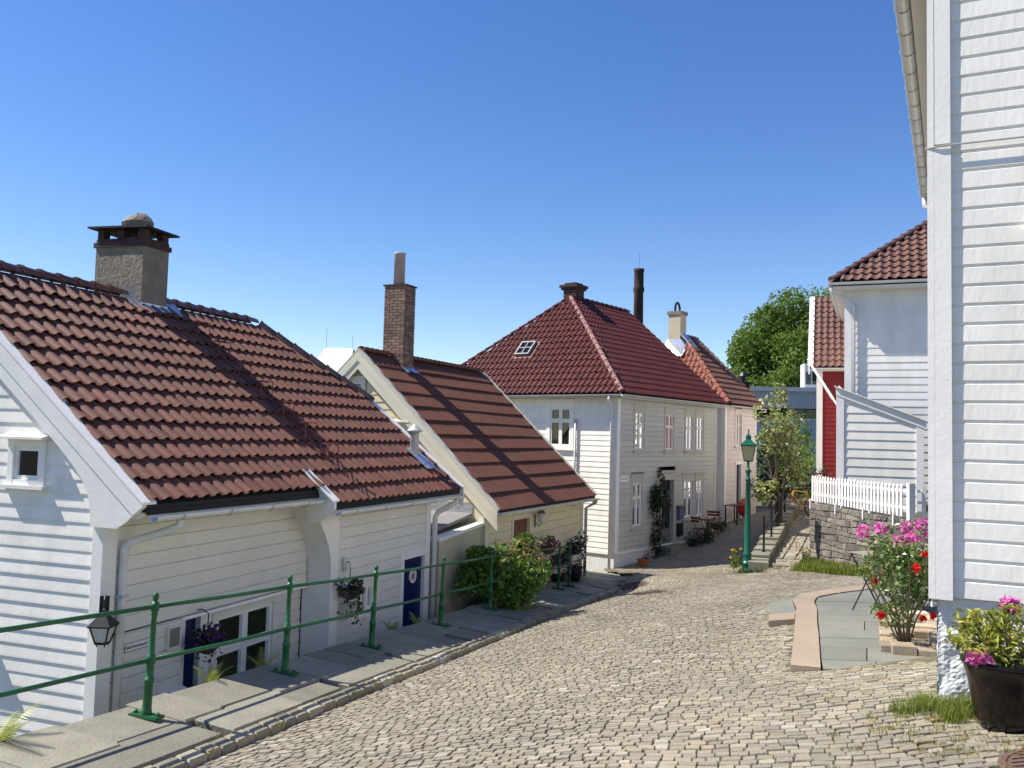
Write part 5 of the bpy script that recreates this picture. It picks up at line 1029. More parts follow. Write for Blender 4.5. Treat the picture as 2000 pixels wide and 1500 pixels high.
def rubble(W, L, parent, ofs=0.0, rows=11):
    for r in range(rows):
        t = 0.0
        while t < L:
            w = random.uniform(0.22, 0.60)
            if t + w > L - 0.1: w = L - t
            f0, f1 = r / rows, (r + 1) / rows; pts = []
            for (tt, f) in ((t + 0.012, f0), (t + w - 0.012, f0), (t + w - 0.012, f1), (t + 0.012, f1)):
                z = zbot(tt + ofs) + (ztop(tt + ofs) - zbot(tt + ofs)) * f; pts.append([tt + random.uniform(-0.02, 0.02) * (0 < tt < L), z + (0.012 if f == f0 else -0.012) + 0.028 * math.sin(tt * 2.1 + f * rows * 1.7) * (0 < f < 1)])
            if ztop(t) - zbot(t) > 0.3 and pts[2][1] > -3.45 + 0.06 * (t + ofs):
                c = np.mean(pts, 0); pr = random.uniform(0.0, 0.024); m = MB(); k = 0.90
                inn = [[c[0] + (p[0] - c[0]) * k + random.uniform(-.012, .012), c[1] + (p[1] - c[1]) * k + random.uniform(-.01, .01)] for p in pts]
                m.add([W.P(p[0], p[1], -0.05) for p in pts] + [W.P(p[0], p[1], pr - 0.018) for p in pts] + [W.P(p[0], p[1], pr + random.uniform(-0.008, 0.012)) for p in inn],
                      [(8, 9, 10, 11)] + [(4 + i, 4 + (i + 1) % 4, 8 + (i + 1) % 4, 8 + i) for i in range(4)] + [(i, (i + 1) % 4, 4 + (i + 1) % 4, 4 + i) for i in range(4)])
                o = m.build('stone', STONE, parent); setcol(o.data, np.tile(SP[random.randrange(6)] * random.uniform(0.8, 1.2), (12, 1)))
            t += w
rubble(SWL, LW, sw, 0, 14)
rubble(Wall(C0 + nw_ * -0.45, nw_, -ew), 0.45, sw, 0, 9)
# terrace behind the wall
TP = [(8.72, 24.3), (9.0, 24.9), (10.2, 27.6), (11.5, 30.6), (12.7, 33.9), (26, 40), (26, 12.5), (8.9, 14.6), (8.72, 15.2)]
terr = struct('garden_terrace', MB().prism([(x, y, -1.66) for x, y in TP], (0, 0, -2.4)).mesh('garden_terrace', EARTH))
fence = thing('picket_fence', 'white picket fence on top of the stone wall', 'fence')
FW = Wall(C0 + nw_ * -0.06, ew, nw_)
fz = lambda t: ztop(t) + 0.05
LF = 5.72; np_ = int(LF / 0.192); pk = []
for i in range(np_):
    t = 0.02 + i * 0.192 + random.uniform(-.006, .006); z = fz(t); m = MB(); h = 0.70 + random.uniform(-.012, .012); w = 0.098
    m.prism([FW.P(t, z, 0), FW.P(t + w, z, 0), FW.P(t + w, z + h - 0.05, 0), FW.P(t + w / 2, z + h, 0), FW.P(t, z + h - 0.05, 0)], nw_ * 0.022); m.build('picket', WHITE2, fence)
for hz in (0.16, 0.52):
    MB().beam(FW.P(0, fz(0) + hz, -0.045), FW.P(LF, fz(LF) + hz, -0.045), nw_ * 0.044, (0, 0, 0.07)).build('rail', WHITE2, fence)
for t in (0.1, 1.9, 3.6, 5.2): MB().beam(FW.P(t, ztop(t) - 0.17, 0.075), FW.P(t, ztop(t) + 0.10, 0.075), ew * 0.05, nw_ * 0.03).build('fixing_cleat', WHITE2, fence); MB().beam(FW.P(t, ztop(t) - 0.05, -0.11), FW.P(t, ztop(t) + 0.66, -0.11), ew * 0.06, nw_ * 0.06).build('post', WHITE2, fence)
MB().beam(FW.P(LF, ztop(LF) - 0.1, -0.10), FW.P(LF, ztop(LF) + 0.78, -0.10), ew * 0.13, nw_ * 0.13).build('gate_post', WHITE2, fence)
gt = thing('garden_gate', 'white slatted garden gate between the picket fence and the right-hand house', 'gate')
g0 = FW.P(LF + 0.08, 0, -0.15); ge = Vector((0.95, -0.30, 0)).normalized(); GW = Wall(g0, ge, Vector((-0.3, -0.95, 0))); zg = ztop(LF)
for i in range(9):
    m = MB(); GW.box(m, 0.10 + i * 0.17, 0.185 + i * 0.17, zg - 0.02, zg + 0.72 + (0.03 if i % 4 == 0 else 0), 0, 0.022); m.build('picket', WHITE2, gt)
for hz in (0.12, 0.34, 0.58): m = MB(); GW.box(m, 0.02, 1.65, zg + hz, zg + hz + 0.06, -0.04, -0.001); m.build('rail', WHITE2, gt)

an = thing('white_shed', 'white clapboard lean-to with slanting top board behind the picket fence', 'shed', (8.72, 23.2, 0), R(67))
GA = Wall((0, 0, 0), (0, -1, 0), (-1, 0, 0)); SA = Wall((0, 0, 0), (1, 0, 0), (0, 1, 0)); atop = lambda t: 1.50 - 0.40 * t
MB().prism([(0.1, -0.1, -1.8), (0.1, -1.95, -1.8), (0.1, -1.95, 0.60), (0.1, -0.1, 1.36)], (2.8, 0, 0)).build('wall', DARK, an)
for i in range(14):
    a = -1.7 + i * 0.235; b2 = a + 0.25; t1 = lambda z: min(2.0, (1.46 - z) / 0.40)
    if t1(a) < 0.1: continue
    m = MB(); ta, tb = t1(a), max(0.02, t1(b2)); P = GA.P; m.hexa([P(0.0, a, 0), P(ta, a, 0), P(ta, a, 0.030), P(0.0, a, 0.030), P(0.0, b2, 0), P(tb, b2, 0), P(tb, b2, 0.012), P(0.0, b2, 0.012)]); m.build('board', WHITE, an)
for i in range(14):
    a = -1.7 + i * 0.235; b2 = a + 0.25
    if b2 > 1.5: break
    m = MB(); P = SA.P; m.hexa([P(0.0, a, 0), P(2.9, a, 0), P(2.9, a, 0.035), P(0.0, a, 0.035), P(0.0, b2, 0), P(2.9, b2, 0), P(2.9, b2, 0.012), P(0.0, b2, 0.012)]); m.build('board', WHITE, an)
m = MB(); GA.box(m, -0.05, 0.14, -1.75, 1.46, 0, 0.05); m.build('corner_board', WHITE2, an); m = MB(); GA.box(m, 1.88, 2.06, -1.75, 0.74, 0, 0.05); m.build('corner_board', WHITE2, an)
m = MB(); P = GA.P; m.prism([P(-0.06, atop(-0.06) + 0.02, -0.02), P(2.12, atop(2.12) + 0.02, -0.02), P(2.12, atop(2.12) - 0.17, -0.02), P(-0.06, atop(-0.06) - 0.17, -0.02)], GA.n * 0.085); m.build('top_board', WHITE2, an)
m = MB(); m.prism([P(-0.1, atop(-0.1) + 0.03, 0.12), P(2.16, atop(2.16) + 0.03, 0.12), P(2.16, atop(2.16) + 0.06, 0.12), P(-0.1, atop(-0.1) + 0.06, 0.12)], GA.n * -3.1); m.build('roof_boards', WHITE2, an)

wh = house('white_hipped_house', 'tall white house with red-brown hipped roof behind the lean-to', (10.385, 27.0, 0), 23)
ww = MB().box(0.25, 7, -8, -0.25, -2, 4.8).build('wall', DARK, wh)
GW2 = Wall((0, 0, 0), (0, -1, 0), (-1, 0, 0)); SW2 = Wall((0, 0, 0), (1, 0, 0), (0, 1, 0))
boards(ww, GW2, -1.7, 4.85, lambda z: (0.0, 8.0), 0.225, WHITE, [(2.50, 3.55, 3.05, 4.80)], thick=0.026); boards(ww, SW2, -1.7, 4.85, lambda z: (0.0, 7.0), 0.225, WHITE, thick=0.026)
m = MB(); m.box(-0.05, 0, -0.16, 0.0, -1.7, 4.85); m.box(-0.05, 0.16, 0.001, 0.05, -1.7, 4.85); m.build('corner_board', WHITE2, wh)
ew2 = [Vector((-0.42, 0.42, 5.06)), Vector((-0.42, -8.4, 5.06)), Vector((7.4, -8.4, 5.06)), Vector((7.4, 0.42, 5.06))]; a1_, a2_ = Vector((3.5, -3.5, 8.2)), Vector((3.5, -4.5, 8.2))
m = MB(); m.prism([ew2[0], ew2[1], a2_, a1_], dn3); m.prism([dz(ew2[3], -.002), dz(ew2[0], -.002), dz(a1_, -.002)], dn3); m.prism([dz(ew2[2], -.004), dz(ew2[3], -.004), dz(a1_, -.004), dz(a2_, -.004)], dn3); m.prism([dz(ew2[1], -.006), dz(ew2[2], -.006), dz(a2_, -.006)], dn3); rw = m.build('roof', DARKB, wh)
rr = 8.2 - 5.06; sw_ = math.hypot(3.92, rr); qw = Vector((3.92, 0, rr)).normalized(); tiles(rw, (-0.45, 0.42, 5.06), (0, -1, 0), qw, 0.265, 0.36, 34, 14, T_W2, lambda x, y: y / sw_ < .98 and 3.92 * y / sw_ < x < 8.82 - 3.9 * y / sw_, 240, near=lambda x, y: x, rise=0.06, lift=0.045)
qs = Vector((0, -3.92, rr)).normalized(); tiles(rw, (-0.42, 0.45, 5.06), (1, 0, 0), qs, 0.265, 0.36, 30, 14, T_W2, lambda x, y: y / sw_ < .98 and 3.92 * y / sw_ < x < 7.82 - 3.9 * y / sw_, 0, rise=0.06, lift=0.045)
ridge(rw, dz(ew2[0], .06), dz(a1_, .06), T_W2, 0.12, 0.38, 'hip_tile')
m = MB(); m.box(-0.40, 0.0, -8.3, 0.40, 4.84, 4.93); m.box(0.0, 7.3, 0.0, 0.40, 4.842, 4.93); m.build('soffit', WHITE2, wh)
gutter(wh, (-0.49, 0.5, 5.03), (-0.49, -8.4, 5.03), (-1, 0, 0), WHITE2, 0.075, brackets=0); gutter(wh, (-0.45, 0.49, 5.03), (7.4, 0.49, 5.03), (0, 1, 0), WHITE2, 0.075, brackets=0)
pipe(wh, [(-0.40, 0.46, 4.98), (-0.38, 0.40, 4.75), (-0.1, -0.08, 4.5), (-0.10, -0.22, 4.35), (-0.10, -0.24, -1.6)], WHITE2, 0.045)
window(wh, GW2, 2.50, 3.55, 3.05, 4.80, 0.13, 2, (0.34,), proud=0.16, head=0.2)
rh_ = house('red_house', 'dark red clapboard house with white bargeboard glimpsed behind the lean-to', (11.62, 33.0, 0), 20)
wq = MB().box(0.2, 5.8, -6, -0.2, -2.5, 2.8).build('wall', DARK, rh_)
boards(wq, Wall((0, 0, 0), (0, -1, 0), (-1, 0, 0)), -2.4, 2.9, lambda z: (0.12, 6), 0.165, REDP, thick=0.026); boards(wq, Wall((0, 0, 0), (1, 0, 0), (0, 1, 0)), -2.4, 5.4, lambda z: (0, 6) if z < 2.9 else ((z - 2.9) * 1.05, 6 - (z - 2.9) * 1.05), 0.2, WHITE)
m = MB(); m.box(-0.05, 0, -0.17, 0.0, -2.4, 2.9); m.box(-0.05, 0.15, 0.001, 0.045, -2.4, 2.9); m.build('corner_board', WHITE2, rh_)
rz_ = lambda x: 2.95 + (x + 0.35) * 0.92
m = MB(); m.prism([(-0.35, 0.3, rz_(-.35)), (3, 0.3, rz_(3)), (3, -6, rz_(3)), (-0.35, -6, rz_(-.35))], (0, 0, -0.07)); m.prism([(6.35, 0.3, rz_(-.35)), (6.35, -6, rz_(-.35)), (3, -6, rz_(3) - .003), (3, 0.3, rz_(3) - .003)], (0, 0, -0.07)); rq = m.build('roof', DARKB, rh_)
qq = Vector((1, 0, 0.92)).normalized(); tiles(rq, (-0.38, 0.25, rz_(-.38)), (0, -1, 0), qq, 0.24, 0.36, 26, 13, T_W2, None, 120, near=lambda x, y: x, rise=0.06)
MB().prism([(-0.42, 0.28, rz_(-.42) + .1), (3, 0.28, rz_(3) + .1), (3, 0.28, rz_(3) - .22), (-0.42, 0.28, rz_(-.42) - .22)], (0, 0.06, 0)).build('bargeboard', WHITE2, rh_); MB().prism([(-0.42, 0.16, rz_(-.42) + .1), (3, 0.16, rz_(3) + .1), (3, 0.16, rz_(3) + .13), (-0.42, 0.16, rz_(-.42) + .13)], (0, 0.2, 0)).build('verge_board', WHITE2, rh_)
MB().box(-0.3, 0, -6, 0.2, 2.80, 2.86).build('soffit', WHITE2, rh_); gutter(rh_, (-0.40, 0.2, 2.9), (-0.40, -6, 2.9), (-1, 0, 0), WHITE2, 0.06, brackets=0)
fp = thing('flagpole', 'thin white pole slanting down across the red house front', 'pole'); MB().tube([(10.92, 32.0, 3.1), (11.55, 31.2, 1.65)], 0.05, 8).build('pole', WHITE2, fp); MB().lathe([(0.02, 0), (0.06, 0.04), (0.02, 0.09)], (10.92, 32.0, 3.1), 8).build('knob', WHITE2, fp); MB().tube([(11.55, 31.2, 1.65), (11.75, 31.0, 1.25), (11.9, 31.6, 1.1)], 0.04, 8).build('bracket', WHITE2, fp)

# ================================================================== BACKGROUND
gb = thing('grey_office_building', 'low grey corrugated metal building in front of the wooded hill', 'building', (16.4, 62, 0), R(-8))
def corr(z0, z1, name):
    K = 90; xs = np.linspace(0, 8.5, K * 2); m = MB(); yy = [(-0.06 if (i // 2) % 2 else 0.0) for i in range(K * 2)]
    m.v = [(x, y, z0) for x, y in zip(xs, yy)] + [(x, y, z1) for x, y in zip(xs, yy)]; n = len(xs); m.f = [(i, i + 1, n + i + 1, n + i) for i in range(n - 1)]; m.build(name, CORR, gb)
MB().box(0, 8.5, 0.4, 12, -4, 3.9).build('body', DGLASS, gb); corr(2.55, 3.75, 'upper_cladding'); corr(-3.0, 1.75, 'lower_cladding'); MB().box(-0.2, 8.7, -0.2, 0.4, 3.75, 4.05).build('parapet', CORR, gb); MB().box(-0.1, 8.6, -0.12, 0.4, 1.75, 1.85).build('ledge', CORR, gb)
for k in range(8): MB().box(0.3 + k * 1.05, 1.2 + k * 1.05, 0.3, 0.39, 1.9, 2.5).build('window', GLASS, gb)
sh_ = MB().box(4.4, 6.4, 0.5, 2.0, 4.05, 5.8).build('stair_house', WHITE2, gb)
for k in range(4): MB().box(4.5 + k * 0.45, 4.85 + k * 0.45, 0.44, 0.5, 4.3, 5.2).build('window', GLASS, sh_)
st_ = thing('factory_chimney', 'tall dark brick factory chimney far behind the hipped roof', 'chimney', (21.6, 150, 0)); FCH = M('sooty_factory_brick', (0.045, 0.028, 0.025), 0.9, 0.3, 0.8)
MB().lathe([(1.15, -6), (0.80, 25.5), (0.95, 25.9), (0.98, 26.4), (0.85, 26.7), (0.82, 29.2), (0.92, 29.4), (0.92, 29.8), (0.6, 29.8)], n=20).build('shaft', FCH, st_, True); MB().tube([(0, 0, 29.5), (0, 0, 32.5)], 0.025, 6).build('lightning_rod', BLACK, st_)
wf = thing('white_roofed_house', 'far house with pale metal roof peeking between the left roofs', 'house', (-9.7, 41, 0), R(0)); MB().box(-2, 2.2, 0, 5, -4, 2.6).build('wall', WHITE, wf); MB().prism([(-0.2, -0.2, 2.4), (1.95, -0.2, 2.4), (1.75, 2.2, 4.15), (0.35, 2.2, 4.15)], (0, 0.05, 0.08)).build('roof', M('pale_roof_metal', (0.72, 0.74, 0.76), 0.4, metal=0.2), wf)
MB().prism([(1.95, -0.2, 2.4), (2.2, 5, 2.4), (1.75, 2.2, 4.15)], (0.02, 0, 0.05)).build('roof_end', TAR, wf); MB().tube([(0.4, 2.2, 4.1), (0.4, 2.2, 5.2)], 0.007, 5).build('aerial', BLACK, wf); MB().tube([(1.7, 2.2, 4.1), (1.7, 2.2, 4.9)], 0.007, 5).build('aerial', BLACK, wf)
cp = thing('chimney_pot', 'small black cowled chimney against the wooded hill', 'chimney', (13.3, 50, 0)); MB().box(-0.3, 0.3, -0.3, 0.3, -3, 3.4).build('stack', BRICKD, cp); MB().box(-0.4, 0.4, -0.4, 0.4, 3.4, 3.5).build('slab', BLACK, cp); MB().lathe([(0.15, 3.5), (0.15, 3.8), (0.32, 3.85), (0.2, 4.05), (0.02, 4.15)], n=10).build('cowl', BLACK, cp)
# hill and trees
hx, hy = np.meshgrid(np.linspace(8, 90, 42), np.linspace(78, 190, 42)); hz_ = -4 + 16 * np.exp(-(((hx - 44) / 17) ** 2 + ((hy - 128) / 28) ** 2)); iy, ix = np.meshgrid(np.arange(41), np.arange(41), indexing='ij'); b = (iy * 42 + ix).ravel()
struct('hill', npmesh('hill', np.stack([hx.ravel(), hy.ravel(), hz_.ravel()], 1), np.stack([b, b + 1, b + 43, b + 42], 1), M('hill_undergrowth', (0.03, 0.05, 0.012), 0.9, 0.4, 0.4), smooth=True))
def big_tree(x, y, zt, rx, rz, label, n=5200, sz=0.42, lm=L_TREE, lumps=16, shell=0.6):
    z0 = -4 + 16 * math.exp(-(((x - 44) / 17) ** 2 + ((y - 128) / 28) ** 2)); t = thing('deciduous_tree', label, 'tree', (x, y, z0), 0, 'trees on the hill behind the street'); h = zt - z0
    link('crown', leafmesh('crown', blob(n, (0, 0, h - rz), (rx * 1.25, rx * 1.25, rz * 1.15), lumps, shell), sz, lm, bright=(0.55, 1.35), asp=1.5), t)
    m = MB(); m.tube([(0, 0, -0.5), (0.1, 0, h * 0.4), (0, 0.1, h * 0.8)], [0.3, 0.2, 0.07], 7)
    for k in range(5): a = k * 1.3; m.tube([(0.08, 0, h * 0.35 + k * h * .06), (rx * 0.6 * math.cos(a), rx * 0.6 * math.sin(a), h * 0.6 + k * h * .05)], [0.12, 0.03], 5)
    m.build('trunk', BARK, t)
for args in [(28.0, 108, 9.6, 2.2, 3.4, 'thin pale tree at the left end of the hilltop wood', 1500, 0.34), (30.6, 112, 14.0, 3.0, 4.8, 'rounded tree second from the left on the wooded hill'), (33.2, 116, 18.2, 3.4, 5.5, 'tall tree on the left shoulder of the wooded hill'),
             (36.6, 118, 20.9, 3.8, 6.0, 'tallest tree at the crown of the wooded hill'), (40.0, 119, 22.0, 3.8, 6.0, 'tall tree right of the hill crown, next to the red house roof'), (43.6, 118, 21.4, 3.8, 6.0, 'broad tree behind the red house roof'), (45.5, 116, 23.0, 4.2, 6.6, 'tall tree showing above the ridge of the red house'), (42.2, 112, 18.4, 3.6, 5.4, 'leafy tree beside the white bargeboard of the red house'),
             (30.8, 103, 8.2, 2.8, 4.0, 'low bushy tree just above the grey metal building, left'), (34.6, 104, 10.8, 3.2, 4.6, 'bushy tree above the middle of the grey metal building'), (38.6, 105, 11.8, 3.2, 4.8, 'bushy tree above the right end of the grey metal building'), (35.2, 110, 15.0, 3.4, 5.0, 'bright green tree in the middle of the wooded slope'), (39.2, 111, 16.8, 3.4, 5.0, 'bright green tree on the right of the wooded slope')]: big_tree(*args)

# ================================================================== RAILING
rl = thing('railing', 'green cast-iron railing with ball-topped posts along the left pavement', 'railing')
PYS = [4.9, 7.85, 9.93, 11.82, 14.05, 16.3, 20.5, 21.25]
pp = [(r_ * 0.82, z_) for r_, z_ in [(0.055, 0), (0.058, 0.05), (0.050, 0.07), (0.046, 0.30), (0.056, 0.305), (0.056, 0.335), (0.044, 0.34), (0.040, 0.46), (0.052, 0.465), (0.055, 0.50), (0.052, 0.53), (0.036, 0.54), (0.028, 0.88), (0.040, 0.89), (0.032, 0.905), (0.046, 0.93), (0.046, 0.99), (0.030, 1.0), (0.018, 1.012), (0.030, 1.022), (0.037, 1.045), (0.030, 1.07), (0.010, 1.085)]]
post_me = MB().lathe(pp, n=10).mesh('post', GREEN, True); m = MB().box(-0.15, 0.15, -0.055, 0.055, 0, 0.028)
for x in (-0.12, 0.12): m.lathe([(0.02, 0.028), (0.02, 0.045), (0.008, 0.055)], (x, 0, 0), 8)
foot_me = m.mesh('foot_plate', GREEN); tops = []
for y in PYS:
    b_ = walk_pt(y, 0.0); p = link('post', post_me, rl); p.location = b_; p.rotation_euler = (R(random.uniform(-1, 1)), R(random.uniform(1.2, 2.4)), R(71)); f = link('foot_plate', foot_me, p); f.rotation_euler = (0, 0, R(90)); tops.append(p.rotation_euler.to_matrix() @ Vector((0, 0, 1)))
for i in range(len(PYS) - 1):
    a, b_ = Vector(walk_pt(PYS[i], 0)), Vector(walk_pt(PYS[i + 1], 0))
    for hz in (0.96, 0.495):
        p0, p1 = a + tops[i] * hz, b_ + tops[i + 1] * hz; mid = (p0 + p1) / 2 - Vector((0, 0, 0.008)); MB().tube([p0, mid, p1], 0.0195, 9).build('rail', GREEN, rl, True)

# ================================================================== STREET LAMPS
def lamp(name, label, loc, s=1.0, group='old green street lamps'):
    t = thing(name, label, 'street lamp', loc, 0, group); t.scale = (s, s, s)
    MB().lathe([(0.19, -0.2), (0.19, 0.03), (0.165, 0.06), (0.16, 0.16), (0.18, 0.18), (0.18, 0.22), (0.135, 0.26), (0.115, 0.30), (0.105, 0.42), (0.12, 0.44), (0.12, 0.47), (0.10, 0.5), (0.080, 1.8), (0.066, 2.55), (0.085, 2.57), (0.085, 2.61), (0.06, 2.63), (0.06, 2.78), (0.09, 2.82), (0.09, 2.86), (0.04, 2.9), (0.03, 3.06), (0.05, 3.10)], n=16).build('post', GREEND, t, True)
    MB().lathe([(0.125, 3.10), (0.125, 3.13)], n=4, ph=R(30)).build('lantern_base', GREEND, t); m = MB(); hz0, hz1, w0, w1 = 3.12, 3.56, 0.165, 0.275
    for k in range(4):
        a = R(30 + 90 * k); m.tube([(w0 * math.cos(a), w0 * math.sin(a), hz0), (w1 * math.cos(a), w1 * math.sin(a), hz1)], 0.013, 6)
        b_ = R(120 + 90 * k); m.tube([(w1 * math.cos(a), w1 * math.sin(a), hz1), (w1 * math.cos(b_), w1 * math.sin(b_), hz1)], 0.014, 6); m.tube([(w0 * math.cos(a), w0 * math.sin(a), hz0), (w0 * math.cos(b_), w0 * math.sin(b_), hz0)], 0.013, 6)
        k_ = 0.97; MB().add([(w0 * k_ * math.cos(a), w0 * k_ * math.sin(a), hz0), (w0 * k_ * math.cos(b_), w0 * k_ * math.sin(b_), hz0), (w1 * k_ * math.cos(b_), w1 * k_ * math.sin(b_), hz1), (w1 * k_ * math.cos(a), w1 * k_ * math.sin(a), hz1)], [(0, 1, 2, 3)]).build('pane', LAMPG, t)
    m.build('lantern_frame', GREEND, t); MB().lathe([(0.34, 3.555), (0.345, 3.58), (0.15, 3.70), (0.10, 3.74), (0.10, 3.80), (0.12, 3.82), (0.03, 3.90), (0.02, 3.95), (0.035, 3.98), (0.01, 4.03)], n=4, ph=R(30)).build('hood', GREEND, t)
    return t
lamp('street_lamp', 'green cast-iron street lamp with pale lantern at the foot of the cobbled path', (6.55, 24.0, rh(6.55, 23.8) + 0.02), 0.955)
lamp('street_lamp', 'second green lamp post farther off beside the red house', (14.9, 44.0, -2.9), 0.97)

# ================================================================== SLATE STEPS AND PATH RAILING
sl_ = thing('slate_block_wall', 'low stepped wall of grey slate blocks between lane and path', 'wall')
ys = np.arange(23.6, 35.2, 0.72)
for i, y in enumerate(ys[:-1]):
    y0, y1 = y + 0.01, y + 0.71; x0, x1 = float(np.interp(y0, PY, PL)), float(np.interp(y1, PY, PL)); zt = float(np.interp((y0 + y1) / 2, [23.6, 24.3, 27, 34], [-3.25, -3.13, -2.78, -2.2])) + random.uniform(-.03, .03); w = random.uniform(0.42, 0.52)
    o = slab([(x0 - w, y0 + 0.15, zt), (x0 + 0.03, y0 - 0.03, zt + 0.01), (x1 + 0.03, y1 - 0.03, zt + 0.02), (x1 - w, y1 + 0.15, zt + 0.015)], 1.5, SLATE, sl_, 'slate_block', 0.03)
pr = thing('path_railing', 'thin dark railing on the slate blocks beside the rising path', 'railing'); pts = []
for y in (24.9, 26.6, 28.6, 31.0, 33.8):
    x = float(np.interp(y, PY, PL)) - 0.2; z = float(np.interp(y, [23.6, 24.3, 27, 34], [-3.25, -3.13, -2.78, -2.2])); pts.append(Vector((x, y, z))); MB().lathe([(0.06, 0), (0.06, 0.03), (0.032, 0.05), (0.03, 0.95), (0.045, 0.97), (0.02, 1.04)], (x, y, z), 8).build('post', BLACK, pr)
for i in range(4):
    for h in (0.45, 0.88): MB().tube([pts[i] + Vector((0, 0, h)), pts[i + 1] + Vector((0, 0, h))], 0.018, 6).build('rail', BLACK, pr)

# ================================================================== BICYCLE
bk = thing('bicycle', 'yellow bicycle parked at the top of the cobbled path', 'bicycle', (10.95, 33.0, float(path_h(0, 33.0)) + 0.01), R(62))
def wheel(x):
    w = empty_part('wheel', bk); w.location = (x, 0, 0.34); N = 24; m = MB(); m.tube([(0.325 * math.cos(2 * math.pi * k / N), 0, 0.325 * math.sin(2 * math.pi * k / N)) for k in range(N + 1)], 0.022, 6, False); m.build('tyre', TYRE, w)
    m = MB(); m.tube([(0.30 * math.cos(2 * math.pi * k / N), 0, 0.30 * math.sin(2 * math.pi * k / N)) for k in range(N + 1)], 0.010, 5, False); m.tube([(0, -0.04, 0), (0, 0.04, 0)], 0.02, 6)
    for k in range(12): a = 2 * math.pi * k / 12; m.tube([(0, 0, 0), (0.3 * math.cos(a), 0, 0.3 * math.sin(a))], 0.003, 4)
    m.build('rim', CHROME, w)
wheel(-0.52); wheel(0.52); bb, seat, head, hb = (-0.08, 0, 0.30), (-0.24, 0, 0.80), (0.34, 0, 0.86), (0.38, 0, 0.72); m = MB()
for a, b_, r in ((bb, seat, .02), (bb, hb, .026), (seat, head, .02), (head, hb, .024), (bb, (-0.52, 0, .34), .012), (seat, (-0.52, 0, .34), .010)): m.tube([a, b_], r, 8)
m.build('frame', BIKEY, bk); MB().tube([hb, (0.44, 0.04, 0.5), (0.52, 0.05, 0.34)], 0.014, 6).build('fork', BIKEY, bk); m = MB(); m.tube([head, (0.32, 0, 0.98)], 0.014, 6); m.tube([(0.22, -0.28, 1.0), (0.34, -0.15, 0.98), (0.34, 0.15, 0.98), (0.22, 0.28, 1.0)], 0.013, 6); m.build('handlebar', CHROME, bk)
MB().tube([seat, (-0.27, 0, 0.92)], 0.013, 6).build('seat_post', CHROME, bk); MB().prism([(-0.40, -0.08, 0.92), (-0.10, -0.02, 0.93), (-0.10, 0.02, 0.93), (-0.40, 0.08, 0.92)], (0, 0, 0.05)).build('saddle', BLACK, bk)
m = MB(); m.lathe([(0.09, -0.005), (0.09, 0.005)], (0, 0, 0), 16); m.v = [(x + bb[0], z, y + bb[2]) for x, y, z in m.v]; m.tube([(bb[0], -0.06, bb[2]), (bb[0] + 0.12, -0.07, bb[2] - 0.12)], 0.01, 5); m.tube([(bb[0], 0.06, bb[2]), (bb[0] - 0.12, 0.07, bb[2] + 0.12)], 0.01, 5); m.build('crankset', CHROME, bk); bk.rotation_euler = (R(-6), 0, R(205)); bk.scale = (1.12, 1.12, 1.12)

# ================================================================== GARDEN FURNITURE IN THE LANE
def lane(u, v, base='h3'):
    Mx = Matrix.Translation((3.228, 26.5, 0) if base == 'h3' else (8.21, 33.5, 0)) @ Matrix.Rotation(R(52.5), 4, 'Z'); p = Mx @ Vector((u, v, 0)); return (p.x, p.y, rh(p.x, p.y))
def folding_chair(label, loc, rz, mat, group='chairs in the shaded lane'):
    t = thing('garden_chair', label, 'chair', loc, rz, group)
    for k in range(4): MB().box(-0.2, 0.2, -0.2 + k * 0.105, -0.11 + k * 0.105, 0.44, 0.46).build('seat_slat', mat, t)
    for z in (0.68, 0.78): MB().box(-0.2, 0.2, 0.24, 0.26, z, z + 0.07).build('back_slat', mat, t)
    for x in (-0.21, 0.21): MB().tube([(x, -0.24, 0), (x, 0.26, 0.90)], 0.014, 6).build('leg', mat, t); MB().tube([(x * 0.9, 0.26, 0), (x * 0.9, -0.2, 0.45)], 0.014, 6).build('leg', mat, t)
    return t
folding_chair('red folding chair nearest the grey door in the shaded lane', lane(4.75, -0.55), R(120), REDD); folding_chair('red folding chair beside the double window in the shaded lane', lane(5.85, -0.5), R(-20), REDD)
def round_table(name, label, loc, r, h, top, leg):
    t = thing(name, label, 'table', loc); MB().lathe([(r, h - 0.03), (r, h)], n=20).build('table_top', top, t)
    for k in range(3): a = k * 2.09; MB().tube([(r * .8 * math.cos(a), r * .8 * math.sin(a), 0), (-0.1 * math.cos(a), -0.1 * math.sin(a), h - .03)], 0.015, 6).build('leg', leg, t)
round_table('garden_table', 'small dark round garden table between the red folding chairs', lane(5.3, -0.55), 0.3, 0.68, REDD, BLACK)
t = thing('garden_table', 'dark slatted table outside the pinkish-white house', 'table', lane(-0.15, -0.55, 'h4'), R(52.5))
for k in range(5): MB().box(-0.5, 0.5, -0.28 + k * 0.115, -0.18 + k * 0.115, 0.70, 0.725).build('slat', BLACK, t)
for x in (-0.42, 0.42):
    for y in (-0.22, 0.22): MB().box(x - .02, x + .02, y - .02, y + .02, 0, 0.70).build('leg', BLACK, t)
t = thing('shell_chair', 'bright red round-backed chair outside the dark doorway', 'chair', lane(0.75, -0.5, 'h4'), R(200), 'chairs in the shaded lane'); N = 20; t.scale = (0.72, 0.72, 0.82)
m = MB(); m.lathe([(0.02, -0.03), (0.30, 0.02), (0.40, 0.10), (0.42, 0.12), (0.30, 0.05), (0.02, 0.0)], n=N); m.v = [(x, -z + 0.18, y * 1.05 + 0.62) for x, y, z in m.v]; m.build('shell_back', REDM, t, True); MB().lathe([(0.25, 0.40), (0.26, 0.44), (0.2, 0.45)], n=N).build('seat', REDM, t)
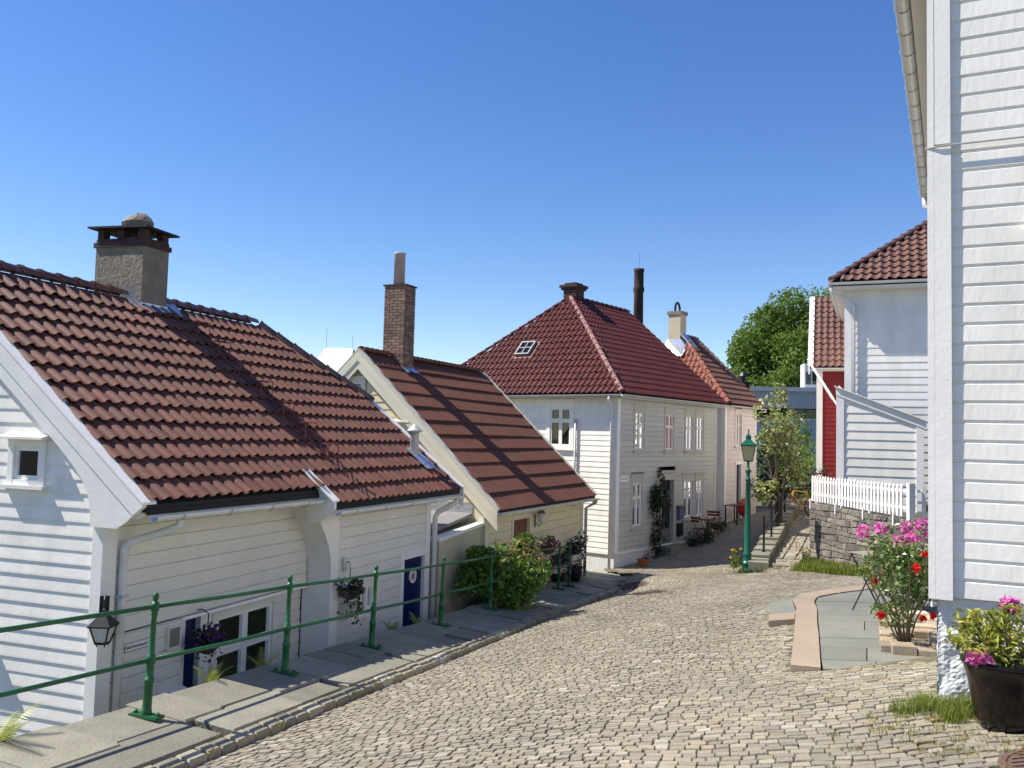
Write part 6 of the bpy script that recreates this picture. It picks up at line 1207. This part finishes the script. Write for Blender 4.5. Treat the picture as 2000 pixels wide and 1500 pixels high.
for k in range(4): a = R(45 + 90 * k); MB().tube([(0.28 * math.cos(a), 0.28 * math.sin(a), 0), (0.15 * math.cos(a), 0.15 * math.sin(a), 0.41)], 0.012, 6).build('leg', BLACK, t)
for i, (u, lb) in enumerate(((4.35, 'low dark shrub in front of the letter boxes'), (4.95, 'low dark shrub beside the nearer red folding chair'), (6.85, 'low dark shrub at the far corner of the hipped-roof house'))):
    p = lane(u - 0.3, -0.75 if i < 2 else -0.5); t = thing('low_shrub', lb, 'shrub', p, 0, 'dark planting in the lane'); link('foliage', leafmesh('foliage', blob(420, (0, 0, 0.22), (0.5, 0.42, 0.32), 8), 0.09, L_DARK), t); MB().tube([(0, 0, -.05), (0, 0, .25)], 0.02, 5).build('stem', BARK, t)
def flowerpot(name, label, loc, r, h, mat, leaf, petal, n=120, sp=1.4, lsz=0.08, hh=1.0, group=None):
    t = thing(name, label, 'plant pot', loc, 0, group); MB().lathe([(r * 0.68, 0), (r * 0.95, h * 0.85), (r * 1.05, h * 0.86), (r * 1.05, h), (r * 0.92, h), (r * 0.9, h * 0.85), (0.01, h * 0.84)], n=16).build('pot', mat, t)
    link('foliage', leafmesh('foliage', blob(n, (0, 0, h + r * hh), (r * sp * 1.2, r * sp * 1.2, r * hh * 1.3), 7), lsz, leaf), t)
    if petal: link('blossom', leafmesh('blossom', blob(n // 2, (0, 0, h + r * hh), (r * sp * 1.25, r * sp * 1.25, r * hh * 1.35), 7, .9), lsz * .8, petal, asp=1.1), t)
    return t
flowerpot('flower_pot', 'terracotta pot with low plant at the base of the hipped-roof house', lane(0.95, -0.45), 0.2, 0.2, TERRAC, L_DARK, None, 60, 1.0, 0.06, 0.5)
w_ = walk_pt(23.0, -0.45); flowerpot('potted_shrub', 'tall dark potted shrub by the last green railing post', (w_[0] + 0.05, w_[1], w_[2]), 0.19, 0.3, BLACK, L_DARK, None, 240, 1.7, 0.10, 2.4)
w_ = walk_pt(21.9, -0.5); flowerpot('flower_pot', 'low pot of dark red flowers behind the railing end', w_, 0.2, 0.18, BLACK, L_DARK, F_MAG, 150, 1.7, 0.07, 0.8)
w_ = walk_pt(22.5, -0.25); flowerpot('flower_pot', 'low pot of violet flowers beside the tall potted shrub', w_, 0.18, 0.15, BLACK, L_DARK, F_VIO, 130, 1.5, 0.07, 0.7)

# ================================================================== VEGETATION
b0 = walk_pt(17.25, -0.12); bu = thing('laurel_bush', 'big glossy green bush wrapped round the railing in front of the cream house', 'bush', tuple(b0))
C = np.r_[blob(3200, (0, 0, 0.55), (1.06, 0.86, 0.74), 17, 0.5), blob(500, (0.45, 0.35, 0.95), (0.42, 0.4, 0.42), 6), blob(400, (-0.35, 0, 0.9), (0.45, 0.4, 0.35), 6), blob(500, (0.1, -0.25, 0.25), (0.9, 0.6, 0.35), 8)]; C[:, 2] = np.maximum(C[:, 2], 0.02)
link('foliage', leafmesh('foliage', C, 0.135, L_BUSH, np.tile([0, 0, -0.35], (len(C), 1)), asp=2.3, bright=(0.45, 1.4)), bu); m = MB()
for k in range(7): a = k * 0.9; m.tube([(0.05 * math.cos(a), 0.05 * math.sin(a), 0), (0.25 * math.cos(a), 0.25 * math.sin(a), 0.45), (0.5 * math.cos(a), 0.45 * math.sin(a), 0.85)], [0.018, 0.014, 0.006], 5)
m.build('stems', BARK, bu); link('new_growth', leafmesh('new_growth', blob(160, (0.15, 0, 0.98), (0.75, 0.6, 0.32), 9, 0.9), 0.10, leafm('new_leaf', (0.24, 0.19, 0.07))), bu)
# small blossoming tree
tr = thing('blossoming_tree', 'small multi-stemmed tree with cream blossom behind the green lamp', 'tree', (8.95, 29.0, -2.75)); m = MB()
for k in range(5):
    a = k * 1.26 + 0.3; m.tube([(0.05 * math.cos(a), 0.05 * math.sin(a), -0.3), (0.10 * math.cos(a), 0.10 * math.sin(a), 1.0), (0.30 * math.cos(a), 0.3 * math.sin(a), 2.0), (0.5 * math.cos(a), 0.5 * math.sin(a), 3.3)], [0.06, 0.05, 0.035, 0.012], 7)
    for j in range(4): z = 1.5 + j * 0.5; m.tube([(0.22 * math.cos(a), 0.22 * math.sin(a), z), (0.8 * math.cos(a + j - 1.5), 0.8 * math.sin(a + j - 1.5), z + 0.6)], [0.02, 0.006], 5)
m.build('trunk', BARK, tr); C = np.r_[blob(420, (-0.1, 0, 3.55), (0.85, 0.8, 0.95), 12, .7), blob(480, (-0.05, 0, 2.55), (1.15, 1.0, 1.0), 14, .7), blob(300, (-0.5, 0, 1.25), (0.5, 0.5, 0.6), 7, .7), blob(350, (0.55, 0, 1.75), (0.7, 0.6, 0.7), 7, .7), blob(130, (-0.1, 0, 4.35), (0.4, 0.4, 0.5), 5)]
link('crown', leafmesh('crown', C, 0.15, L_PALE, asp=1.8, bright=(0.45, 1.45)), tr); k = RNG.choice(len(C), 330, replace=False); link('blossom', leafmesh('blossom', C[k] * [1.05, 1.05, 1.0], 0.13, F_CREAM, asp=1.2, bright=(0.8, 1.2)), tr)
for (x, y, z, rx, rz, lb, lm, n) in ((11.4, 37.2, -2.5, 1.3, 1.5, 'dark evergreen hedge behind the blossoming tree', L_DARK, 2200), (9.6, 37.5, -2.9, 1.1, 1.5, 'dark shrub at the end of the shaded lane', L_DARK, 1800), (13.4, 39.5, -2.3, 1.1, 1.6, 'mid-green shrub beneath the far lamp post', L_TREE, 1300), (13.6, 43.0, -2.3, 1.2, 2.6, 'light green bush beside the far lamp post', L_TREE, 1600), (12.6, 41.5, -2.3, 1.1, 2.3, 'tall green bush left of the far lamp post', L_TREE, 1500)):
    t = thing('garden_shrub', lb, 'shrub', (x, y, z)); link('foliage', leafmesh('foliage', blob(n, (0, 0, rz * 0.8), (rx * 1.1, rx * 1.1, rz * 1.1), 12), 0.16, lm), t); MB().tube([(0, 0, -.3), (0, 0, rz)], [0.07, 0.02], 6).build('trunk', BARK, t)
# rose in the stone-edged bed
zb = yard_z(0, 9.2)
def bed(label, pts, n=4, hgt=0.10):
    t = thing('flower_bed', label, 'flower bed'); MB().add([(x, y, zb + 0.015) for x, y in pts], [tuple(range(len(pts)))]).build('soil', SOIL, t)
    for i in range(len(pts)):
        a, b_ = Vector((*pts[i], 0)), Vector((*pts[(i + 1) % len(pts)], 0)); d = b_ - a; k = max(1, round(d.length / 0.24)); s = d / k; nn_ = Vector((-d.y, d.x, 0)).normalized() * 0.085
        for j in range(k):
            p, q_ = a + s * (j + .03), a + s * (j + .97); h = hgt + random.uniform(-.02, .02); o = slab([(*(p - nn_).xy, zb + h), (*(q_ - nn_).xy, zb + h), (*(q_ + nn_).xy, zb + h), (*(p + nn_).xy, zb + h)], 0.14, COBBLE, t, 'edging_stone', 0.02)
            setcol(o.data, np.tile(PAL[int(RNG.choice(len(PAL), p=PALW))] * RNG.uniform(1.0, 1.45) * [1.05, .98, .94], (12, 1)))
bed('small bed edged with pale stones round the red rose bush', [(3.93, 9.02), (4.40, 8.92), (4.75, 9.75), (4.25, 9.85)]); bed('second stone-edged bed behind the rose bush', [(4.40, 10.15), (4.92, 10.1), (5.2, 10.85), (4.7, 10.95)])
rs = thing('rose_bush', 'leggy rose bush with red blooms beside the white corner house', 'rose bush', (4.18, 9.25, zb)); m = MB()
for k in range(11):
    a = k * 0.57; r = 0.08 + 0.04 * (k % 3); m.tube([(0.03 * math.cos(a), 0.03 * math.sin(a), 0), (r * math.cos(a) - .02, r * math.sin(a), 0.3), (0.30 * math.cos(a) - .03, 0.28 * math.sin(a), 0.65), (0.33 * math.cos(a) - .04, 0.3 * math.sin(a), 0.95)], [0.011, 0.009, 0.007, 0.003], 5)
m.build('stems', M('rose_stem', (0.10, 0.075, 0.035), 0.6), rs); C = np.r_[blob(2100, (-0.05, 0, 0.76), (0.48, 0.42, 0.42), 15, .45), blob(300, (-0.10, 0, 0.42), (0.3, 0.3, 0.2), 7)]; link('foliage', leafmesh('foliage', C, 0.052, L_ROSE, asp=1.5, bright=(0.45, 1.5)), rs)
fc = [(-0.30, -0.12, 0.36), (-0.36, -0.1, 0.71), (-0.02, -0.3, 0.88), (0.1, -0.25, 1.02), (0.16, -0.28, 0.40), (0.05, -0.3, 0.38)]
for i, c in enumerate(fc): flowers('rose_bloom', [c], 0.052 if i in (0, 2) else 0.036, F_RED, rs, 26, 0.05)
rho = thing('rhododendron', 'rhododendron with pink flower heads behind the rose bush', 'shrub', (5.62, 12.35, yard_z(0, 12.3))); C = np.r_[blob(900, (0, 0, 0.62), (0.75, 0.6, 0.6), 12)]; link('foliage', leafmesh('foliage', C, 0.12, L_ROSE, asp=2.4), rho); MB().tube([(0, 0, 0), (0, 0, .6)], [0.04, 0.02], 6).build('stem', BARK, rho)
for (x, y, z) in ((-0.62, 0, 1.05), (-0.42, -0.1, 1.12), (-0.22, -.2, 0.95), (-0.05, -.1, 1.12), (0.12, -.15, 1.18), (0.2, -.2, 1.0), (-0.35, -.25, 0.88), (0.0, -.3, 0.85), (0.35, 0, 1.2), (0.5, -.1, 1.08), (-0.55, -.25, 0.55), (-0.1, -.35, 1.0)): flowers('flower_head', [(x, y, z)], 0.12, F_PINK, rho, 34, 0.085)
# folding slatted table behind the rose
t = thing('folding_table', 'small slatted wooden folding table beside the rhododendron', 'table', (5.02, 12.0, yard_z(0, 12.0)), R(20))
for k in range(5): MB().box(-0.26 + k * 0.105, -0.175 + k * 0.105, -0.22, 0.22, 0.77, 0.785).build('slat', WOODG, t)
for y in (-0.18, 0.18): MB().box(-0.26, 0.26, y - .012, y + .012, 0.745, 0.769).build('bearer', BLACK, t); MB().tube([(-0.24, y, 0.75), (0.24, y, 0)], 0.012, 6).build('leg', BLACK, t); MB().tube([(0.24, y * .9, 0.75), (-0.24, y * .9, 0)], 0.012, 6).build('leg', BLACK, t)

# glazed pot with azalea
pz = rh(3.08, 5.5); ap = thing('azalea_pot', 'black glazed pot with pink-flowering azalea in front of the white corner house', 'plant pot', (3.12, 5.50, pz)); ap.scale = (0.95, 0.95, 0.95)
MB().lathe([(0.165, 0), (0.19, 0.05), (0.24, 0.32), (0.262, 0.395), (0.275, 0.40), (0.278, 0.43), (0.262, 0.44), (0.245, 0.43), (0.235, 0.38), (0.01, 0.37)], n=32).build('pot', GLAZE, ap, True); MB().lathe([(0.235, 0.36), (0.235, 0.385)], n=20).build('soil', SOIL, ap)
C = np.r_[blob(1000, (-0.02, 0, 0.60), (0.40, 0.34, 0.27), 14, .5), blob(220, (-0.2, 0.0, 0.66), (0.22, 0.2, 0.2), 5)]; link('foliage', leafmesh('foliage', C, 0.062, L_POT, np.tile([0, 0, .35], (len(C), 1)), asp=2.8, bright=(0.4, 1.35)), ap); m = MB()
for k in range(9): a = k * .7; m.tube([(0.02 * math.cos(a), .02 * math.sin(a), .37), (0.12 * math.cos(a), .12 * math.sin(a), .5), (.26 * math.cos(a), .24 * math.sin(a), .68)], [.009, .007, .003], 5)
m.build('stems', BARK, ap)
for c in ((-0.02, -0.05, 0.80), (-0.27, -.12, 0.47), (-0.24, -.17, 0.49), (0.24, -.1, 0.60), (0.03, -.02, .79)): flowers('flower_head', [c], 0.06, F_PINK, ap, 30, 0.06)
# ferns and weeds on the pavement edge
def fern(label, loc, n=7, L=0.35, mat=L_POT):
    t = thing('fern', label, 'fern', loc, 0, 'ferns at the pavement edge')
    for k in range(n):
        a = k * 6.28 / n + random.uniform(-.3, .3); l = L * random.uniform(.7, 1.25); V = []; F = []; C = []; side = np.array([-math.sin(a), math.cos(a), 0]); K = 18
        P = lambda f: np.array([math.cos(a) * l * f * .75, math.sin(a) * l * f * .75, l * (f * 1.25 - f * f * .6)])
        for j in range(K):
            f = 0.15 + 0.85 * j / K; p, p2 = P(f), P(f + 0.036); w = 0.30 * l * (1.05 - f) ** 0.8
            for sg in (-1, 1):
                i = len(V); tip = p + side * sg * w + (P(min(1.1, f + .1)) - p) * 0.6 - np.array([0, 0, w * .25]); V += [p, p2, tip]; F.append((i, i + 1, i + 2))
        link('frond', npmesh('frond', np.array(V), np.array(F), mat, np.tile([random.uniform(.7, 1.2)] * 3, (len(V), 1))), t)
for y, lb in ((6.75, 'large fern growing at the pavement edge in the left bottom corner'), (9.25, 'small fern at the pavement edge below the narrow blue door'), (10.15, 'small fern at the foot of the second railing post'), (13.3, 'weed tuft in front of the navy porthole door'), (14.15, 'fern beside the cream entrance wall')): fern(lb, tuple(walk_pt(y, -0.45, -0.10 if y > 7 else -0.15)), 8 if y < 7 else 6, 0.42 if y < 7 else 0.30)
# grass
def scatter(n, poly, hf, seed=1):
    P = np.array(poly); lo, hi = P.min(0), P.max(0); q = RNG.uniform(lo, hi, (n * 4, 2)); q = q[pip(q[:, 0], q[:, 1], poly)][:n]; return np.c_[q, hf(q[:, 0], q[:, 1])]
bank = [(7.3, 23.35), (8.35, 23.6), (8.45, 24.5), (8.1, 24.3), (7.95, 24.0)]; strip = [(7.35, 22.95), (7.9, 23.5), (8.42, 24.4), (8.5, 15.2), (7.45, 15.9), (7.38, 17.9), (7.45, 19.5), (7.55, 21.5)]
grass = grass_mesh('grass', np.r_[scatter(9000, strip, lambda x, y: road_h(x, y) - 0.01)], 0.20, L_GRASS, 0.008); g = link('grass', grass, None, 'stuff'); tag(g, 'long grass along the foot of the stone wall', 'grass')
def tufts(label, name, centers, r, h, per, hf=road_h, yellow=.8):
    P = []
    for (x, y) in centers: q = np.array([x, y]) + RNG.normal(0, r, (per, 2)); P.append(np.c_[q, hf(q[:, 0], q[:, 1]) - 0.01])
    o = link(name, grass_mesh(name, np.concatenate(P), h, L_GRASS, 0.0022, .9, yellow), None, 'stuff'); return tag(o, label, 'grass')
wc = [(2.95, 6.1), (2.8, 6.0), (3.15, 5.98), (2.9, 6.18), (3.3, 5.85), (3.4, 5.75), (3.05, 6.05), (2.7, 6.05)]
tufts('green weeds growing at the corner of the white house and round the glazed pot', 'weeds', wc + [(3.0 + RNG.uniform(-.2, .5), 5.95 + RNG.uniform(-.25, .2)) for k in range(16)], 0.045, 0.095, 150, yellow=.3)
tufts('low yellowish tufts in the setts in front of the glazed pot', 'moss_tufts', [(float(a_), float(b_)) for a_, b_ in np.c_[RNG.normal(2.75, .35, 60), RNG.normal(5.45, .45, 60)]], 0.03, 0.035, 36, yellow=.9)
tufts('dry moss and grass along the front edge of the courtyard slabs', 'moss', [(3.0 + k * 0.11, 8.1 - k * 0.02) for k in range(10)], 0.035, 0.022, 60)
q = []
for y in np.arange(6.2, 22, 0.23):
    if random.random() < .5: w_ = walk_pt(y, EDGE + (0.0 if random.random() < .5 else 0.17)); q.append((w_[0], w_[1], w_[2]))
P = np.concatenate([np.array(p) + np.c_[RNG.normal(0, .06, (26, 1)) * ST + RNG.normal(0, .008, (26, 1)), RNG.normal(0, .06, (26, 1)) * CT, np.full((26, 1), -0.012)] for p in q]); o = link('joint_weeds', grass_mesh('joint_weeds', P, 0.035, L_GRASS, .003, .8, .8), None, 'stuff'); tag(o, 'tiny weeds in the joints of the pavement edge', 'grass')
tufts('grass round the foot of the green street lamp', 'lamp_grass', [(6.75, 23.75), (6.9, 23.6), (7.0, 23.75), (6.3, 23.7), (7.2, 23.5)], 0.10, 0.13, 260, yellow=.3)
t = thing('daffodil_clump', 'clump of yellow flowers left of the street lamp foot', 'flowers', (6.18, 23.75, rh(6.18, 23.75))); link('foliage', leafmesh('foliage', blob(200, (0, 0, .3), (.22, .2, .36), 6), .12, L_GRASS, np.tile([0, 0, 1.5], (200, 1)), asp=5), t); flowers('bloom', [(-.1, 0, .62), (-.02, 0, .58), (.1, -.05, .66), (-.14, .02, .42)], .04, F_YEL, t, 12, .06)
t = thing('yellow_flower_clump', 'clump of yellow flowers at the corner of the stone wall', 'flowers', (8.1, 23.9, rh(8.1, 23.9))); link('foliage', leafmesh('foliage', blob(260, (0, 0, .2), (.26, .24, .28), 6), .12, L_GRASS, np.tile([0, 0, 1.5], (260, 1)), asp=5), t); flowers('bloom', [(-.1, -.1, .42), (-.02, -.1, .36), (.08, -.1, .40)], .035, F_YEL, t, 12, .05)
t = thing('garden_shrub', 'small red-leaved shrub at the left end of the picket fence', 'shrub', (9.0, 25.2, -1.66)); link('foliage', leafmesh('foliage', blob(220, (0, 0, .75), (.3, .3, .4), 7), .09, leafm('copper_leaf', (.09, .04, .035))), t); MB().tube([(0, 0, 0), (0, 0, .7)], .015, 5).build('stem', BARK, t)
t = thing('climbing_rose', 'light green climber at the garden gate', 'climber', (8.75, 18.0, -1.7)); link('foliage', leafmesh('foliage', np.r_[blob(260, (.35, 0, .75), (.4, .3, .6), 8), blob(260, (.1, -.1, .1), (.6, .4, .3), 8)], .09, L_ROSE), t); MB().tube([(.3, 0, -.3), (.35, 0, .9)], .015, 5).build('stem', BARK, t)
# litter of petals is left out; exposure settings live at the top
